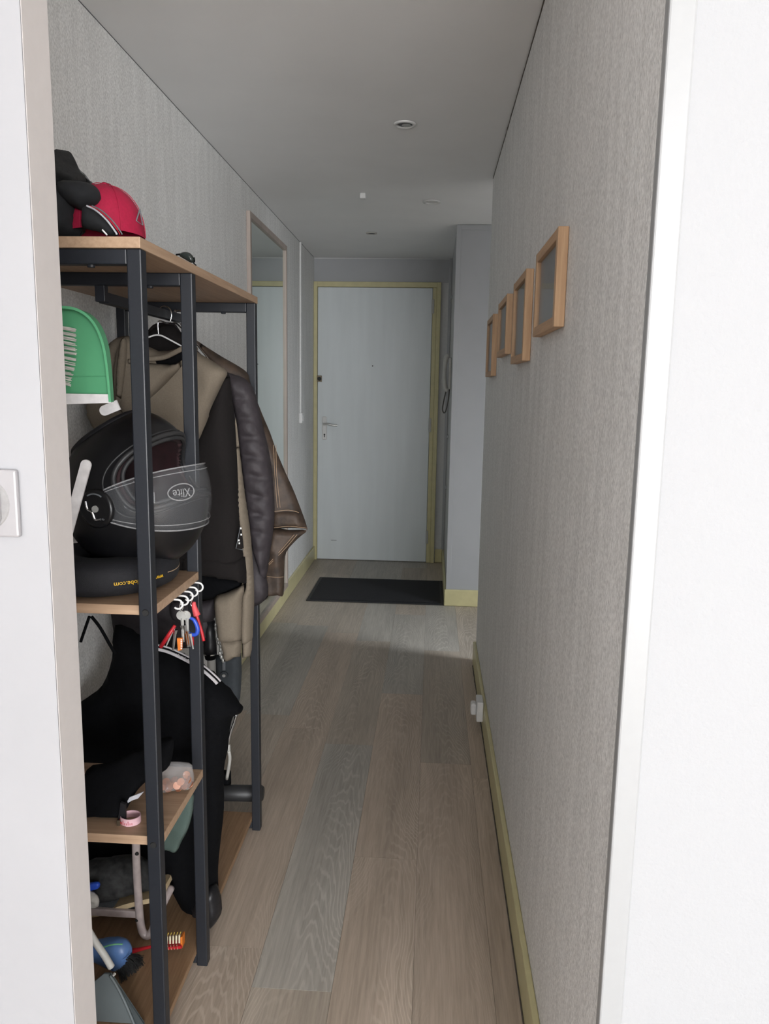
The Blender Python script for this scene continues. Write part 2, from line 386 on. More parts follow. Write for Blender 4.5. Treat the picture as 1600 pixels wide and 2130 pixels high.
def slab(px, Y, t, step=.02, **k):
    """a flat plate with a real thickness t"""
    P = [at(x, y, Y) for x, y in px]; bm = bmesh.new()
    a = [bm.verts.new((p.x, p.y-t/2, p.z)) for p in P]; b = [bm.verts.new((p.x, p.y+t/2, p.z)) for p in P]
    bm.faces.new(a); bm.faces.new(b[::-1]); n = len(P)
    for i in range(n): bm.faces.new((a[i], b[i], b[(i+1) % n], a[(i+1) % n]))
    bmesh.ops.recalc_face_normals(bm, faces=bm.faces)
    return bm
def text_bm(s, size, ext=.0004):
    cu = bpy.data.curves.new('t', 'FONT'); cu.body = s; cu.size = size; cu.extrude = ext; cu.align_x = 'CENTER'; cu.align_y = 'CENTER'; cu.resolution_u = 3
    o = bpy.data.objects.new('t', cu); COL.objects.link(o); dg = bpy.context.evaluated_depsgraph_get()
    me = bpy.data.meshes.new_from_object(o.evaluated_get(dg)); bm = bmesh.new(); bm.from_mesh(me)
    bpy.data.objects.remove(o); bpy.data.curves.remove(cu); bpy.data.meshes.remove(me)
    return bm

# ================================================================ STRUCTURE
# floor: concrete-like underlay and single planks
fl = struct('floor', box(-2.7, 4.3, -5.7, YF+.1, -.08, -.004), M['under'], 'limed oak laminate floor of the hallway')
PW = .18; PL = 1.2
phase = {}
near_end = {-4: 2.95, -3: 2.84-1.2, -2: 1.516, -1: 1.95, 0: 2.60, 1: 2.506}
names = ['plankA', 'plankB', 'plankC']
pm = {}
rp = random.Random(5)
for c in range(-6, 10):
    x1 = .17+PW*c; x0 = x1-PW                    # column c spans x0..x1
    e = {0: 2.60, 1: 2.506, -1: 2.02, -2: 1.516, -3: 1.636, -4: 1.75}.get(-(-c) if False else c, rp.uniform(.2, 1.2))
    e = e - PL*math.ceil((e-(-1.0))/PL)
    while e < YF:
        a, b = e, min(e+PL, YF-.002); e += PL
        if b < .2: continue
        if x0 >= XR and b < 2.0: continue
        g = .0003; w, l = (x1-x0)/2-g, (b-a)/2-g
        bm = box(-w, w, -l, l, -.006, 0, 0)
        mid = (a+b)/2
        if c == -2 and abs(a-1.516) < .02: k = 'plankB'
        elif c in (-3,) and 1.6 < a < 2.9: k = 'plankA'
        else: k = rp.choice(['plankA', 'plankC', 'plankC', 'plankA', 'plankB']) if mid < 3.4 else rp.choice(['plankC', 'plankB', 'plankC'])
        if mid < 2.2 and c != -2: k = 'plankA'
        o = obj('plank', bm, M[k], fl, loc=((x0+x1)/2, mid, rp.uniform(-.0003, .0003)))
lv = box(-2.7, 4.3, -5.7, .15, -.004, .0002)
obj('laminate_field', lv, M['plankA'], fl)

# hallway walls
struct('wall_left', box(XL-.1, XL, Y1, YF+.1, 0, H), M['paper'], 'left hallway wall in silver grey textured wallpaper')
bm = box(XR, XR+.07, Y0, YR, 0, H-.006, 0)
struct('wall_right', bm, M['paper'], 'right hallway wall in silver grey textured wallpaper')
struct('wall_far', box(XL-.1, XC+.8, YF, YF+.1, 0, H), M['plaster'], 'white end wall around the entrance door')
# closet box at the right of the door
struct('wall_closet', box(XC, 2.6, YC, YF, 0, H-.001), M['white'], 'white boxed-in closet front beside the entrance door')
struct('wall_side_near', box(XR+.07, 2.6, 1.95, 2.05, 0, H), M['plaster'])
# side room window wall with opening
bm = bmesh.new(); X = 2.38
addbox(bm, X, X+.1, 2.05, 2.35, 0, H); addbox(bm, X, X+.1, 3.15, YC, 0, H); addbox(bm, X, X+.1, 2.35, 3.15, 0, .8); addbox(bm, X, X+.1, 2.35, 3.15, 2.1, H)
struct('wall_side_window', bm, M['plaster'])
bm = bmesh.new()
for z0, z1, y0, y1 in [(.8, .86, 2.35, 3.15), (2.04, 2.1, 2.35, 3.15), (.86, 2.04, 2.35, 2.41), (.86, 2.04, 3.09, 3.15), (.86, 2.04, 2.73, 2.77)]:
    addbox(bm, X+.0, X+.03, y0, y1, z0, z1)
struct('window_2', bm, M['plastic'])
# living room partition, both sides of the opening
struct('wall_partition_left', box(-2.6, XJ, Y0, Y1, 0, H+.25, .0012), M['jamb'], 'white end of the partition left of the hallway opening')
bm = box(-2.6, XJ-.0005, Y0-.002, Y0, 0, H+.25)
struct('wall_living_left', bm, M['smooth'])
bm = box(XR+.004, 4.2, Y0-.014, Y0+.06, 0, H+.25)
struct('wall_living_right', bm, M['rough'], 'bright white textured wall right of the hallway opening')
bm = bmesh.new()
addbox(bm, XR-.0025, XR+.027, Y0-.018, Y0+.001, 0, H+.2, .0025)
struct('trim_1', bm, M['bead'], 'white corner bead on the right edge of the opening')
struct('wall_living_side_left', box(-2.7, -2.6, -5.7, Y0, 0, 2.5), M['rough'])
struct('wall_living_side_right', box(4.2, 4.3, -5.7, Y0, 0, 2.5), M['rough'])
bm = bmesh.new(); ya, yb = -5.55, -5.45
for x0, x1, z0, z1 in [(-2.7, -2.27, 0, 2.5), (-1.03, .45, 0, 2.5), (3.79, 4.3, 0, 2.5), (-2.27, -1.03, 0, .38), (-2.27, -1.03, 2.32, 2.5), (.45, 3.79, 0, .23), (.45, 3.79, 2.37, 2.5)]:
    addbox(bm, x0, x1, ya, yb, z0, z1)
struct('wall_living_window', bm, M['rough'])
for nm, xa, xb, za, zb in [('window_1', .45, 3.79, .23, 2.37), ('window_3', -2.27, -1.03, .38, 2.32)]:
    bm = bmesh.new(); xm = (xa+xb)/2
    for x0, x1, z0, z1 in [(xa, xa+.06, za, zb), (xb-.06, xb, za, zb), (xm-.035, xm+.035, za, zb), (xa, xb, za, za+.06), (xa, xb, zb-.06, zb)]:
        addbox(bm, x0, x1, -5.50, -5.46, z0, z1)
    struct(nm, bm, M['plastic'])
struct('ceiling', box(XL-.1, 2.6, Y0, YF+.1, H, H+.08), M['ceil'], 'smooth white hallway ceiling')
struct('ceiling_living', box(-2.7, 4.3, -5.7, Y0, 2.5, 2.58), M['ceil'])
struct('wall_lintel', box(-2.6, 4.2, Y0, Y1, H+.08, 2.5), M['rough'])

# uneven dark strip painting in the shade of the crack at the right ceiling edge
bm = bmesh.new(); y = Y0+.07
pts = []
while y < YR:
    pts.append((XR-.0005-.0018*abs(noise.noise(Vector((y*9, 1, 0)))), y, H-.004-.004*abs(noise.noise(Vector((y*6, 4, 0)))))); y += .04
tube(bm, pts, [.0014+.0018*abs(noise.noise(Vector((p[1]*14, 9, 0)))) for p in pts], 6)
struct('trim_2', bm, M['gap'], 'dark strip painted as the shade in the crack between ceiling and right wall')
bm = bmesh.new(); pts = []; y = 1.6
while y < YF:
    pts.append((XL+.0005, y, H-.0005-.0012*abs(noise.noise(Vector((y*7, 2, 0)))))); y += .05
tube(bm, pts, .0012, 6)
struct('trim_3', bm, M['slate'], 'thin grey seam between ceiling and left wall')
# wallpaper piece end at left near the far wall (bare strip)
# baseboards
def baseb(name, a, b, lab):
    x0, y0 = a; x1, y1 = b
    bm = box(x0, x1, y0, y1, .001, .104, .0035)
    return struct(name, bm, M['cream'], lab)
baseb('baseboard_left', (XL, Y1), (XL+.014, YF), 'cream yellow baseboard along the left wall')
baseb('baseboard_right', (XR-.014, Y0+.05), (XR, YR), 'cream yellow baseboard along the right wall')
baseb('baseboard_right_end', (XR-.014, YR), (XR+.07, YR+.014), 'cream baseboard on the end of the right wall')
baseb('baseboard_closet', (XC-.013, YC-.014), (2.3, YC), 'cream yellow baseboard at the foot of the white closet front')
baseb('baseboard_closet_side', (XC-.013, YC), (XC, YF-.02), 'cream baseboard on the side of the closet')
baseb('baseboard_far', (.045, YF-.014), (XC-.014, YF), 'short cream baseboard right of the door frame')
# dirty line at foot of right baseboard
bm = bmesh.new(); pts = []; y = 1.0
while y < YR:
    pts.append((XR-.0155, y, .001)); y += .05
tube(bm, pts, [.0018+.003*abs(noise.noise(Vector((p[1]*11, 3, 0)))) for p in pts], 6)
struct('trim_4', bm, M['gap'], 'dark dirty joint under the right baseboard')
# closet trims
struct('trim_5', box(XC-.004, XC+.024, YC-.005, YC, .104, H-.003, .001), M['white'], 'white edge strip on the closet corner')
struct('trim_6', box(XC+.024, XR+.3, YC-.005, YC, H-.03, H-.003, .001), M['white'], 'white edge strip along the closet top')
# cable duct in the far right corner
struct('trim_7', box(.094, XC-.001, YF-.014, YF, .104, H-.003, .002), M['white'], 'white cable duct running up the corner right of the door')
bm = bmesh.new()
for z in (.62, .98, 1.93): addbox(bm, XC-.010, XC, 5.45, 5.50, z, z+.02, .002)
struct('trim_8', bm, M['white'], 'small white cable clips on the closet side')
# ---------------------------------------------------------------- entrance door
DX0, DX1, DZ = -.862, -.022, 2.04
d = struct('door_1', box(DX0, DX1, YF-.020, YF, .006, DZ, .002), M['door'], 'plain white entrance door with a cream yellow frame')
fr = M['cream']
struct('casing', box(DX0-.030, DX0-.002, YF-.030, YF, 0, DZ+.04, .003), fr, parent=d)
struct('casing', box(DX0-.030, .040, YF-.028, YF, DZ+.003, DZ+.04, .003), fr, parent=d)
struct('casing', box(DX1+.003, DX1+.032, YF-.026, YF, 0, DZ+.003, .003), fr, parent=d)
struct('casing', box(DX1+.032, .040, YF-.034, YF, 0, DZ+.04, .003), fr, parent=d)
for z0, z1 in [(1.86, 1.96), (1.0, 1.10), (.15, .25)]:
    bm = box(DX1-.004, DX1+.014, YF-.034, YF-.026, z0, z1, .002)
    struct('hinge', bm, M['oldplastic'], 'white painted hinge', d)
bm = box(-.826, -.790, YF-.028, YF-.020, .925, 1.10, .010); hp = struct('handle_plate', bm, M['plastic'], 'white escutcheon plate with lever handle', d)
bm = bmesh.new()
tube(bm, [(-.808, YF-.028, 1.043), (-.808, YF-.060, 1.043)], .009, 10)
tube(bm, cr_curve([(-.812, YF-.062, 1.043), (-.78, YF-.066, 1.045), (-.74, YF-.064, 1.037), (-.708, YF-.058, 1.036)], 5), .008, 10)
struct('handle', bm, M['steel'], 'steel lever handle', hp)
bm = bmesh.new(); lathe(bm, [(.006, YF-.0295), (.006, YF-.027)], (-.808, 0, .965), 'Y', 12); addbox(bm, -.811, -.805, YF-.0295, YF-.028, .945, .962)
struct('keyhole', bm, M['keyhole'], None, hp)
lk = struct('rim_lock', box(-.866, -.830, YF-.034, YF-.020, 1.355, 1.402, .002), M['brass'], 'square dark bronze lock with a round cylinder', d)
bm = bmesh.new(); lathe(bm, [(.014, YF-.040), (.015, YF-.034)], (-.847, 0, 1.378), 'Y', 18); struct('lock_cylinder', bm, M['keyhole'], None, lk)
bm = bmesh.new(); lathe(bm, [(.004, YF-.023), (.005, YF-.020)], (-.452, 0, 1.478), 'Y', 12); struct('peephole', bm, M['keyhole'], None, d)
struct('scuff', box(-.755, -.712, YF-.0206, YF-.0202, .152, .155), M['slate'], 'short grey scuff low on the door', d)
# panel above the door
struct('trim_10', box(DX0-.030, .094, YF-.004, YF, DZ+.041, H-.006), M['white'], 'white painted panel above the entrance door')
# plaster edge at left of door frame
# ================================================================ HALL FITTINGS
# mirror
MY0, MY1, MZ0, MZ1 = 3.735, 4.665, .085, 2.128
t = thing('wall_mirror', 'tall mirror in a pale wooden frame on the left wall beyond the coat rack', 'mirror', (XL, (MY0+MY1)/2, MZ0))
e = XL+.0005
for (y0, y1, z0, z1) in [(MY0, MY0+.028, MZ0, MZ1), (MY1-.028, MY1, MZ0, MZ1), (MY0+.028, MY1-.028, MZ1-.028, MZ1), (MY0+.028, MY1-.028, MZ0, MZ0+.028)]:
    obj('frame', box(e, e+.019, y0, y1, z0, z1, .002), M['mframe'], t)
obj('mirror_glass', box(e, e+.008, MY0+.02, MY1-.02, MZ0+.02, MZ1-.02), M['mirror'], t)
# left wall cable duct with box
t = thing('cable_duct', 'thin white vertical cable duct on the left wall between mirror and door', 'cable duct', (XL, 5.2, 1.08))
obj('duct', box(e, e+.011, 5.195, 5.212, 1.14, H-.004, .002), M['plastic'], t)
bm = box(e, e+.022, 5.170, 5.236, 1.075, 1.145, .005); bb = obj('switch_box', bm, M['plastic'], t)
obj('switch_button', box(e+.022, e+.026, 5.188, 5.218, 1.09, 1.13, .002), M['plastic'], bb)
# intercom
t = thing('intercom', 'grey white intercom handset on the closet side right of the door', 'intercom', (XC, 5.13, 1.32))
ib = obj('wall_plate', box(XC-.016, XC-.0005, 5.085, 5.17, 1.318, 1.52, .004), M['oldplastic'], t)
bm = bmesh.new()
hp_ = [(XC-.020, 5.13, 1.535), (XC-.034, 5.13, 1.52), (XC-.042, 5.13, 1.47), (XC-.044, 5.13, 1.42), (XC-.042, 5.13, 1.37), (XC-.034, 5.13, 1.325), (XC-.018, 5.13, 1.312)]
tube(bm, cr_curve(hp_, 4), [.012+.004*abs(math.cos(i/24*pi)) for i in range(25)], 10)
obj('handset', bm, M['oldplastic'], t, True)
bm = bmesh.new()
tube(bm, cr_curve([(XC-.030, 5.13, 1.31), (XC-.042, 5.13, 1.25), (XC-.050, 5.13, 1.19), (XC-.040, 5.13, 1.165), (XC-.028, 5.13, 1.18), (XC-.014, 5.13, 1.25), (XC-.008, 5.13, 1.32)], 6), .004, 8)
obj('cord', bm, M['cordgrey'], t, True)
# ceiling spotlights
spots = [(-.125, 2.927, .040, 'nearest recessed ceiling spotlight, white ring with tilted lamp', 1), (-.031, 4.091, .045, 'flat white recessed ceiling light, middle one of three', 0), (-.398, 4.897, .034, 'small recessed ceiling spotlight nearest the door', 0)]
for i, (x, y, r, lab, deep) in enumerate(spots):
    t = thing('ceiling_spotlight', lab, 'spotlight', (x, y, H), 'recessed ceiling spotlights')
    bm = bmesh.new(); lathe(bm, [(r, -.001), (r*.98, -.006), (r*.74, -.007), (r*.70, -.002), (r*.70, .0)], (x, y, H), 'Z', 32, closed=True)
    obj('ring', bm, M['plastic'] if i < 2 else M['oldplastic'], t, True)
    bm = bmesh.new(); lathe(bm, [(r*.68, -.001), (r*.62, -.003)], (x, y, H), 'Z', 28)
    obj('lamp', bm, M['plastic'] if i == 1 else M['slate'], t)
    if deep:
        bm = bmesh.new(); lathe(bm, [(r*.36, -.0030), (r*.42, -.006), (r*.05, -.0065)], (x+.006, y, H), 'Z', 20)
        obj('reflector', bm, M['steel'], t)
o = obj('ceiling_sensor', box(-.378, -.350, 3.915, 3.945, H-.026, H, .004), M['plastic'])
tag(o, 'tiny white square sensor stuck on the ceiling', 'sensor')
# socket on the right baseboard
t = thing('wall_socket', 'white double power socket box on the right baseboard', 'socket', (XR, 2.98, .05))
obj('socket_body', box(XR-.040, XR-.0145, 2.86, 2.945, .045, .125, .004), M['plastic'], t)
obj('plug', box(XR-.062, XR-.040, 2.88, 2.925, .062, .11, .008), M['plastic'], t)
# doormat
t = thing('doormat', 'black rectangular doormat on the floor in front of the entrance door', 'doormat', (-.33, 4.94, 0))
obj('rubber_border', box(-.757, XC-.016, 4.636, 5.236, .0012, .006, .002), M['matedge'], t)
obj('pile', box(-.735, XC-.036, 4.660, 5.212, .0055, .010, .001), M['mat'], t)
# light switch on the left partition
t = thing('light_switch', 'square white light switch on the bright wall at the left edge', 'light switch', (-.552, Y0-.002, 1.177))
bm = box(-.597, -.511, Y0-.011, Y0-.0022, 1.134, 1.219, .003); sw = obj('switch_plate', bm, M['switch'], t)
bm = bmesh.new(); lathe(bm, [(.032, Y0-.0125), (.0335, Y0-.011)], (-.554, 0, 1.176), 'Y', 36); obj('rocker_ring', bm, M['ringgrey'], sw)
bm = box(-.577, -.531, Y0-.0155, Y0-.012, 1.148, 1.204, .010); obj('rocker', bm, M['switch'], sw)
# picture frames on the right wall
FR = [(1.500, 1.812, 1.444, 1.624, 'nearest and widest looking of the four pine picture frames on the right wall'),
      (2.000, 2.300, 1.398, 1.622, 'second nearest pine picture frame, hanging lower than the first'),
      (2.500, 2.822, 1.436, 1.620, 'third pine picture frame from the camera, the shortest one'),
      (3.060, 3.382, 1.376, 1.610, 'farthest pine picture frame near the end of the right wall')]
for (y0, y1, z0, z1, lab) in FR:
    t = thing('picture_frame', lab, 'picture frame', (XR, (y0+y1)/2, z0), 'pine picture frames on the right wall')
    a, b = XR-.0205, XR-.0005; w = .020
    for (p, r_) in (((y0, y0+w), 0), ((y1-w, y1), 0)):
        obj('frame_side', box(a, b, p[0], p[1], z0, z1, .0015), M['pine'], t)
    obj('frame_rail', box(a+.0005, b, y0+w, y1-w, z1-w, z1, .0015), M['pineY'], t)
    obj('frame_rail', box(a+.0005, b, y0+w, y1-w, z0, z0+w, .0015), M['pineY'], t)
    obj('print', box(a+.010, a+.012, y0+w*.8, y1-w*.8, z0+w*.8, z1-w*.8), M['cardback'], t)
    obj('glass_pane', box(a+.006, a+.008, y0+w*.8, y1-w*.8, z0+w*.8, z1-w*.8), M['glass'], t)

# ================================================================ COAT RACK
RX0, RX1 = -.870, -.485; PT = .025; RH = 1.545
t = thing('coat_rack', 'black steel coat rack with light oak shelves standing along the left wall', 'coat rack', ((RX0+RX1)/2, 1.7, 0))
rack = t
B = M['blackmetal']
YP = [1.295, 1.568, 2.122]
for i, y in enumerate(YP):
    obj('post', box(RX1-PT, RX1, y, y+PT, .0, RH, .0022), B, t)
    obj('post', box(RX0, RX0+PT, y, y+PT, .0, RH, .0022), B, t)
    obj('top_crossbar', box(RX0+PT, RX1-PT, y+.001, y+PT-.001, RH-PT, RH, .002), B, t)
    obj('bottom_crossbar', box(RX0+PT, RX1-PT, y+.001, y+PT-.001, .006, .026, .002), B, t)
obj('top_board', box(RX0-.01, RX1+.001, 1.290, 2.150, RH, RH+.018, .0012), M['shelf'], t)
obj('bottom_board', box(RX0, RX1-PT-.001, 1.290, 2.150, .027, .043, .001), M['board'], t)
for z in (.917, .469):
    obj('shelf', box(RX0+.001, RX1-.0005, YP[0]+PT-.012, YP[1]+.008, z, z+.018, .001), M['shelfX'], t)
# notch filler screws
for z in (.926, .478):
    bm = bmesh.new(); lathe(bm, [(.0055, YP[0]-.0022), (.0065, YP[0]-.0003)], (RX1-PT*.5, 0, z), 'Y', 12); obj('screw', bm, M['keyhole'], t)
for x, y, z in [(-.575, YP[0]+.012, RH-PT), (-.575, YP[1]+.012, RH-PT), (-.575, YP[2]+.012, RH-PT)]:
    bm = bmesh.new(); lathe(bm, [(.006, -.004), (.007, 0)], (x, y, z), 'Z', 10); obj('screw', bm, B, t)
bm = bmesh.new(); lathe(bm, [(.0055, RX1+.0004), (.0045, RX1+.002)], (0, YP[2]+.0125, .385), 'X', 12); obj('screw', bm, M['keyhole'], t)
rx = -.676
bm = bmesh.new()
addbox(bm, rx-.010, rx+.010, YP[1]+.003, YP[1]+.022, 1.488, RH-PT, .001); addbox(bm, rx-.010, rx+.010, YP[2]+.003, YP[2]+.022, 1.488, RH-PT, .001)
addbox(bm, rx-.0098, rx+.0098, YP[1]+.0215, YP[2]+.0035, 1.4865, 1.5075)
obj('hanging_rail', bm, B, t)
RZ = 1.508

def hanger(Y, label, jx, jy, m, k=1.0):
    """hook over the rail; jx, jy = where the hook meets the shoulder wire"""
    t = thing('wire_hanger', label, 'hanger', (rx, Y, RZ), 'wire hangers on the rail')
    J = at(jx, jy, Y); bm = bmesh.new()
    hk = [(rx-.014, Y, RZ-.020), (rx-.014, Y, RZ), (rx-.002, Y, RZ+.009), (rx+.013, Y, RZ+.003), (rx+.017, Y, RZ-.014), (rx+.008, Y, RZ-.032), (J.x+.001, Y, J.z+.034), (J.x, Y, J.z)]
    tube(bm, cr_curve(hk, 6), .0018, 8)
    obj('hook', bm, M['chrome'], t, True)
    bm = bmesh.new(); x, z = J.x, J.z
    tube(bm, cr_curve([(x+u*k, Y, z+w) for u, w in [(-.19, -.095), (-.09, -.030), (-.03, -.007), (0, 0), (.03, -.012), (.09, -.045), (.17, -.10), (.16, -.108), (0, -.115), (-.18, -.105), (-.19, -.095)]], 5), .0022, 8)
    obj('shoulder_wire', bm, m, t, True)
hanger(1.955, 'white wire hanger in front, holding the taupe and dark brown hooded sweatshirt', 330, 697, M['plastic'])
hanger(2.065, 'chromed wire hanger behind the white one, holding the aubergine padded jacket', 364, 672, M['chrome'], .55)

# ---------------- hooded sweatshirt (front), Y about 1.8
SY = 1.925
t = thing('hooded_sweatshirt', 'taupe and dark brown hooded sweatshirt, frontmost garment on the coat rack', 'sweatshirt', (-.62, SY, .85))
f1 = folds(.012, 9, 3.2, 1, .25); f2 = folds(.010, 14, 3, 2)
body = [(474, 774), (483, 830), (489, 880), (493, 950), (497, 1030), (502, 1100), (509, 1160), (513, 1212), (490, 1207), (455, 1200), (420, 1197), (370, 1192), (325, 1190), (300, 1180), (300, 1040), (320, 960), (370, 940), (415, 900), (445, 830)]
obj('body', pillow(body, SY, .042, .045, .011, f1), M['darkbrown'], t, True)
upper = [(388, 722), (420, 738), (450, 756), (473, 773), (462, 800), (440, 850), (424, 905), (412, 932), (390, 955), (362, 968), (334, 974), (310, 980), (280, 960), (240, 930), (200, 900), (180, 850), (195, 770), (230, 712), (270, 700), (330, 730)]
obj('yoke', pillow(upper, SY-.020, .036, .03, .010, folds(.012, 10, 3.5, 4, .45)), M['beige'], t, True)
hood_l = [(252, 706), (275, 702), (300, 725), (305, 760), (302, 840), (285, 870), (255, 860), (238, 820), (236, 770)]
obj('hood', pillow(hood_l, SY-.062, .028, .025, .010, folds(.014, 16, 3, 5)), M['beige'], t, True)
hood_r = [(303, 757), (335, 757), (365, 757), (392, 738), (375, 765), (345, 798), (320, 822), (303, 834), (290, 830), (285, 780)]
obj('hood', pillow(hood_r, SY-.060, .026, .02, .009, folds(.006, 10, 4, 6)), M['beige'], t, True)
obj('neck_lining', pillow([(322, 748), (345, 742), (378, 726), (392, 722), (388, 745), (365, 760), (325, 757)], SY-.052, .022, .02, .009), M['black'], t, True)
bm = bmesh.new()
tube(bm, cr_curve([at(x, y, SY-.085) for x, y in [(268, 752), (300, 748), (322, 746), (345, 742), (368, 731), (388, 722), (410, 728)]], 6), [.006]*37, 10)
obj('hood_rim', bm, M['beige'], t, True)
for k, P in enumerate([[(250, 712), (264, 708), (262, 760), (252, 830), (243, 838), (241, 780)]]):
    obj('hood_fold', pillow(P, SY-.088, .012, .012, .008), M['beige'], t, True)
hem = [(420, 1147), (455, 1150), (490, 1156), (510, 1158), (513, 1190), (513, 1213), (480, 1206), (450, 1201), (420, 1198), (380, 1195), (380, 1147)]
obj('hem_band', pillow(hem, SY-.006, .042, .02, .010, curve=False), M['darkbrown'], t, True)
lin_ = [(400, 1190), (440, 1195), (480, 1203), (512, 1212), (496, 1224), (472, 1234), (450, 1245), (425, 1247), (400, 1247)]
obj('inside_lining', pillow(lin_, SY+.03, .018, .02, .010), M['black'], t, True)
stripe = [(490, 868), (500, 950), (510, 1030), (520, 1100), (527, 1180), (529, 1245), (527, 1300), (524, 1332), (503, 1333), (502, 1270), (504, 1235), (512, 1210), (500, 1120), (492, 1030), (488, 950)]
sl = obj('sleeve', pillow(stripe, SY+.026, .034, .02, .008, folds(.004, 20, 3, 7)), M['beige'], t, True)
obj('cuff', pillow([(503, 1328), (525, 1327), (524, 1350), (521, 1366), (512, 1366), (504, 1372)], SY+.030, .024, .015, .008, curve=False), M['beige'], sl, True)
s2 = [(446, 1245), (470, 1233), (497, 1221), (508, 1214), (506, 1260), (504, 1330), (498, 1334), (458, 1334), (450, 1300)]
sl = obj('sleeve', pillow(s2, SY+.006, .032, .03, .009, folds(.006, 20, 3, 8)), M['beige'], t, True)
obj('cuff', pillow([(458, 1328), (503, 1327), (502, 1350), (500, 1366), (488, 1367), (478, 1374), (466, 1376), (462, 1350)], SY+.006, .028, .02, .008, curve=False), M['beige'], sl, True)
pt = obj('badge', slab([(500, 1096), (503, 1103), (507, 1140), (491, 1141)], SY-.046, .002), M['darkbrown'], t)
bm = bmesh.new()
P = [at(x, y, SY-.048) for x, y in [(500, 1096), (491, 1141), (507, 1144)]]
tube(bm, P, .0009, 6)
obj('badge_outline', bm, M['slate'], pt)
bm = bmesh.new()
for x, y in [(497, 1124), (498, 1130), (502, 1112), (501, 1099)]:
    p = at(x, y, SY-.049); addbox(bm, p.x-.0018, p.x+.0018, p.y-.0005, p.y+.0005, p.z-.0022, p.z+.0022)
obj('badge_mark', bm, M['plastic'], pt)

# ---------------- padded jacket, Y about 1.9
PY = 2.045
t = thing('padded_jacket', 'dark aubergine grey padded jacket hanging between sweatshirt and brown leather jacket', 'jacket', (-.60, PY, .8))
def quilt(amp, seed, pitch=.075):
    g = folds(.006, 16, 8, seed)
    def f(x, z):
        s = (z*1.0+x*.28+.012*math.sin(x*24+seed))/pitch; u = abs((s % 1)-.5)*2
        return -amp*(u**3)+g(x, z)
    return f
pb = [(300, 693), (318, 676), (335, 671), (362, 672), (376, 690), (396, 712), (420, 738), (455, 766), (478, 784), (500, 790), (525, 850), (548, 930), (556, 1000), (560, 1100), (552, 1180), (558, 1236), (528, 1262), (480, 1255), (450, 1285), (425, 1340), (330, 1350), (240, 1340), (232, 1100), (230, 800), (232, 722), (262, 706)]
obj('body', pillow(pb, PY+.004, .022, .04, .014, quilt(.010, 3)), M['puffer'], t, True)
ps = [(468, 780), (490, 780), (510, 788), (527, 808), (538, 845), (548, 890), (560, 940), (567, 990), (571, 1040), (570, 1090), (562, 1150), (553, 1200), (540, 1190), (520, 1120), (508, 1020), (497, 930), (487, 850)]
obj('sleeve', pillow(ps, PY-.020, .044, .04, .008, quilt(.020, 9, .050)), M['puffer'], t, True)
pc = [(300, 700), (320, 682), (340, 675), (362, 676), (376, 692), (398, 708), (412, 724), (408, 742), (380, 752), (340, 762), (305, 765), (262, 758), (258, 725)]
obj('collar', pillow(pc, PY-.030, .030, .03, .010, folds(.006, 14, 9, 3), curve=False), M['darkbrown'], t, True)
obj('inner_lining', pillow([(425, 1250), (450, 1243), (447, 1285), (420, 1295), (360, 1290), (360, 1250)], PY-.05, .02, .02, .012), M['puffer'], t, True)
obj('hem_shadow_lining', pillow([(545, 1236), (560, 1222), (562, 1232), (552, 1247), (540, 1248)], PY+.05, .010, .01, .008), M['black'], t, True)

# ---------------- brown leather jacket, Y about 2.0
LY = 2.080
t = thing('leather_jacket', 'brown distressed leather jacket with tan stitching, rearmost garment on the rack', 'jacket', (-.45, LY, .8))
lb = [(402, 706), (430, 722), (462, 742), (500, 764), (516, 778), (522, 800), (545, 860), (562, 900), (576, 940), (595, 985), (615, 1030), (640, 1100), (628, 1095), (590, 1098), (565, 1090), (540, 1080), (510, 980), (480, 850), (440, 760)]
obj('body', pillow(lb, LY, .026, .03, .010, folds(.016, 12, 6, 12, .3)), M['leather'], t, True)
lw = [(566, 1060), (600, 1058), (625, 1063), (640, 1100), (606, 1098), (568, 1100)]
obj('hem_band', pillow(lw, LY-.010, .030, .015, .009, curve=False), M['leather'], t, True)
ls = [(568, 1098), (600, 1102), (638, 1103), (620, 1120), (596, 1148), (592, 1180), (590, 1236), (578, 1238), (555, 1237), (550, 1200), (552, 1160), (560, 1120)]
sl = obj('sleeve', pillow(ls, LY-.004, .030, .018, .008, folds(.012, 18, 12, 14)), M['leather'], t, True)
bm = bmesh.new()
def st(P, Y=LY-.043, r=.0007): tube(bm, cr_curve([at(x, y, Y) for x, y in P], 4), r, 5)
st([(574, 925), (576, 990), (583, 1056)]); st([(569, 925), (572, 990), (577, 1056)])
st([(570, 1064), (600, 1061), (622, 1066)]); st([(570, 1098), (600, 1095), (636, 1098)])
obj('stitching', bm, M['stitch'], t)
bm = bmesh.new()
st([(612, 1112), (590, 1138), (556, 1176)], LY-.036); st([(618, 1112), (596, 1138), (560, 1175)], LY-.036)
st([(556, 1199), (575, 1201), (590, 1200)], LY-.032)
obj('sleeve_stitching', bm, M['stitch'], sl)

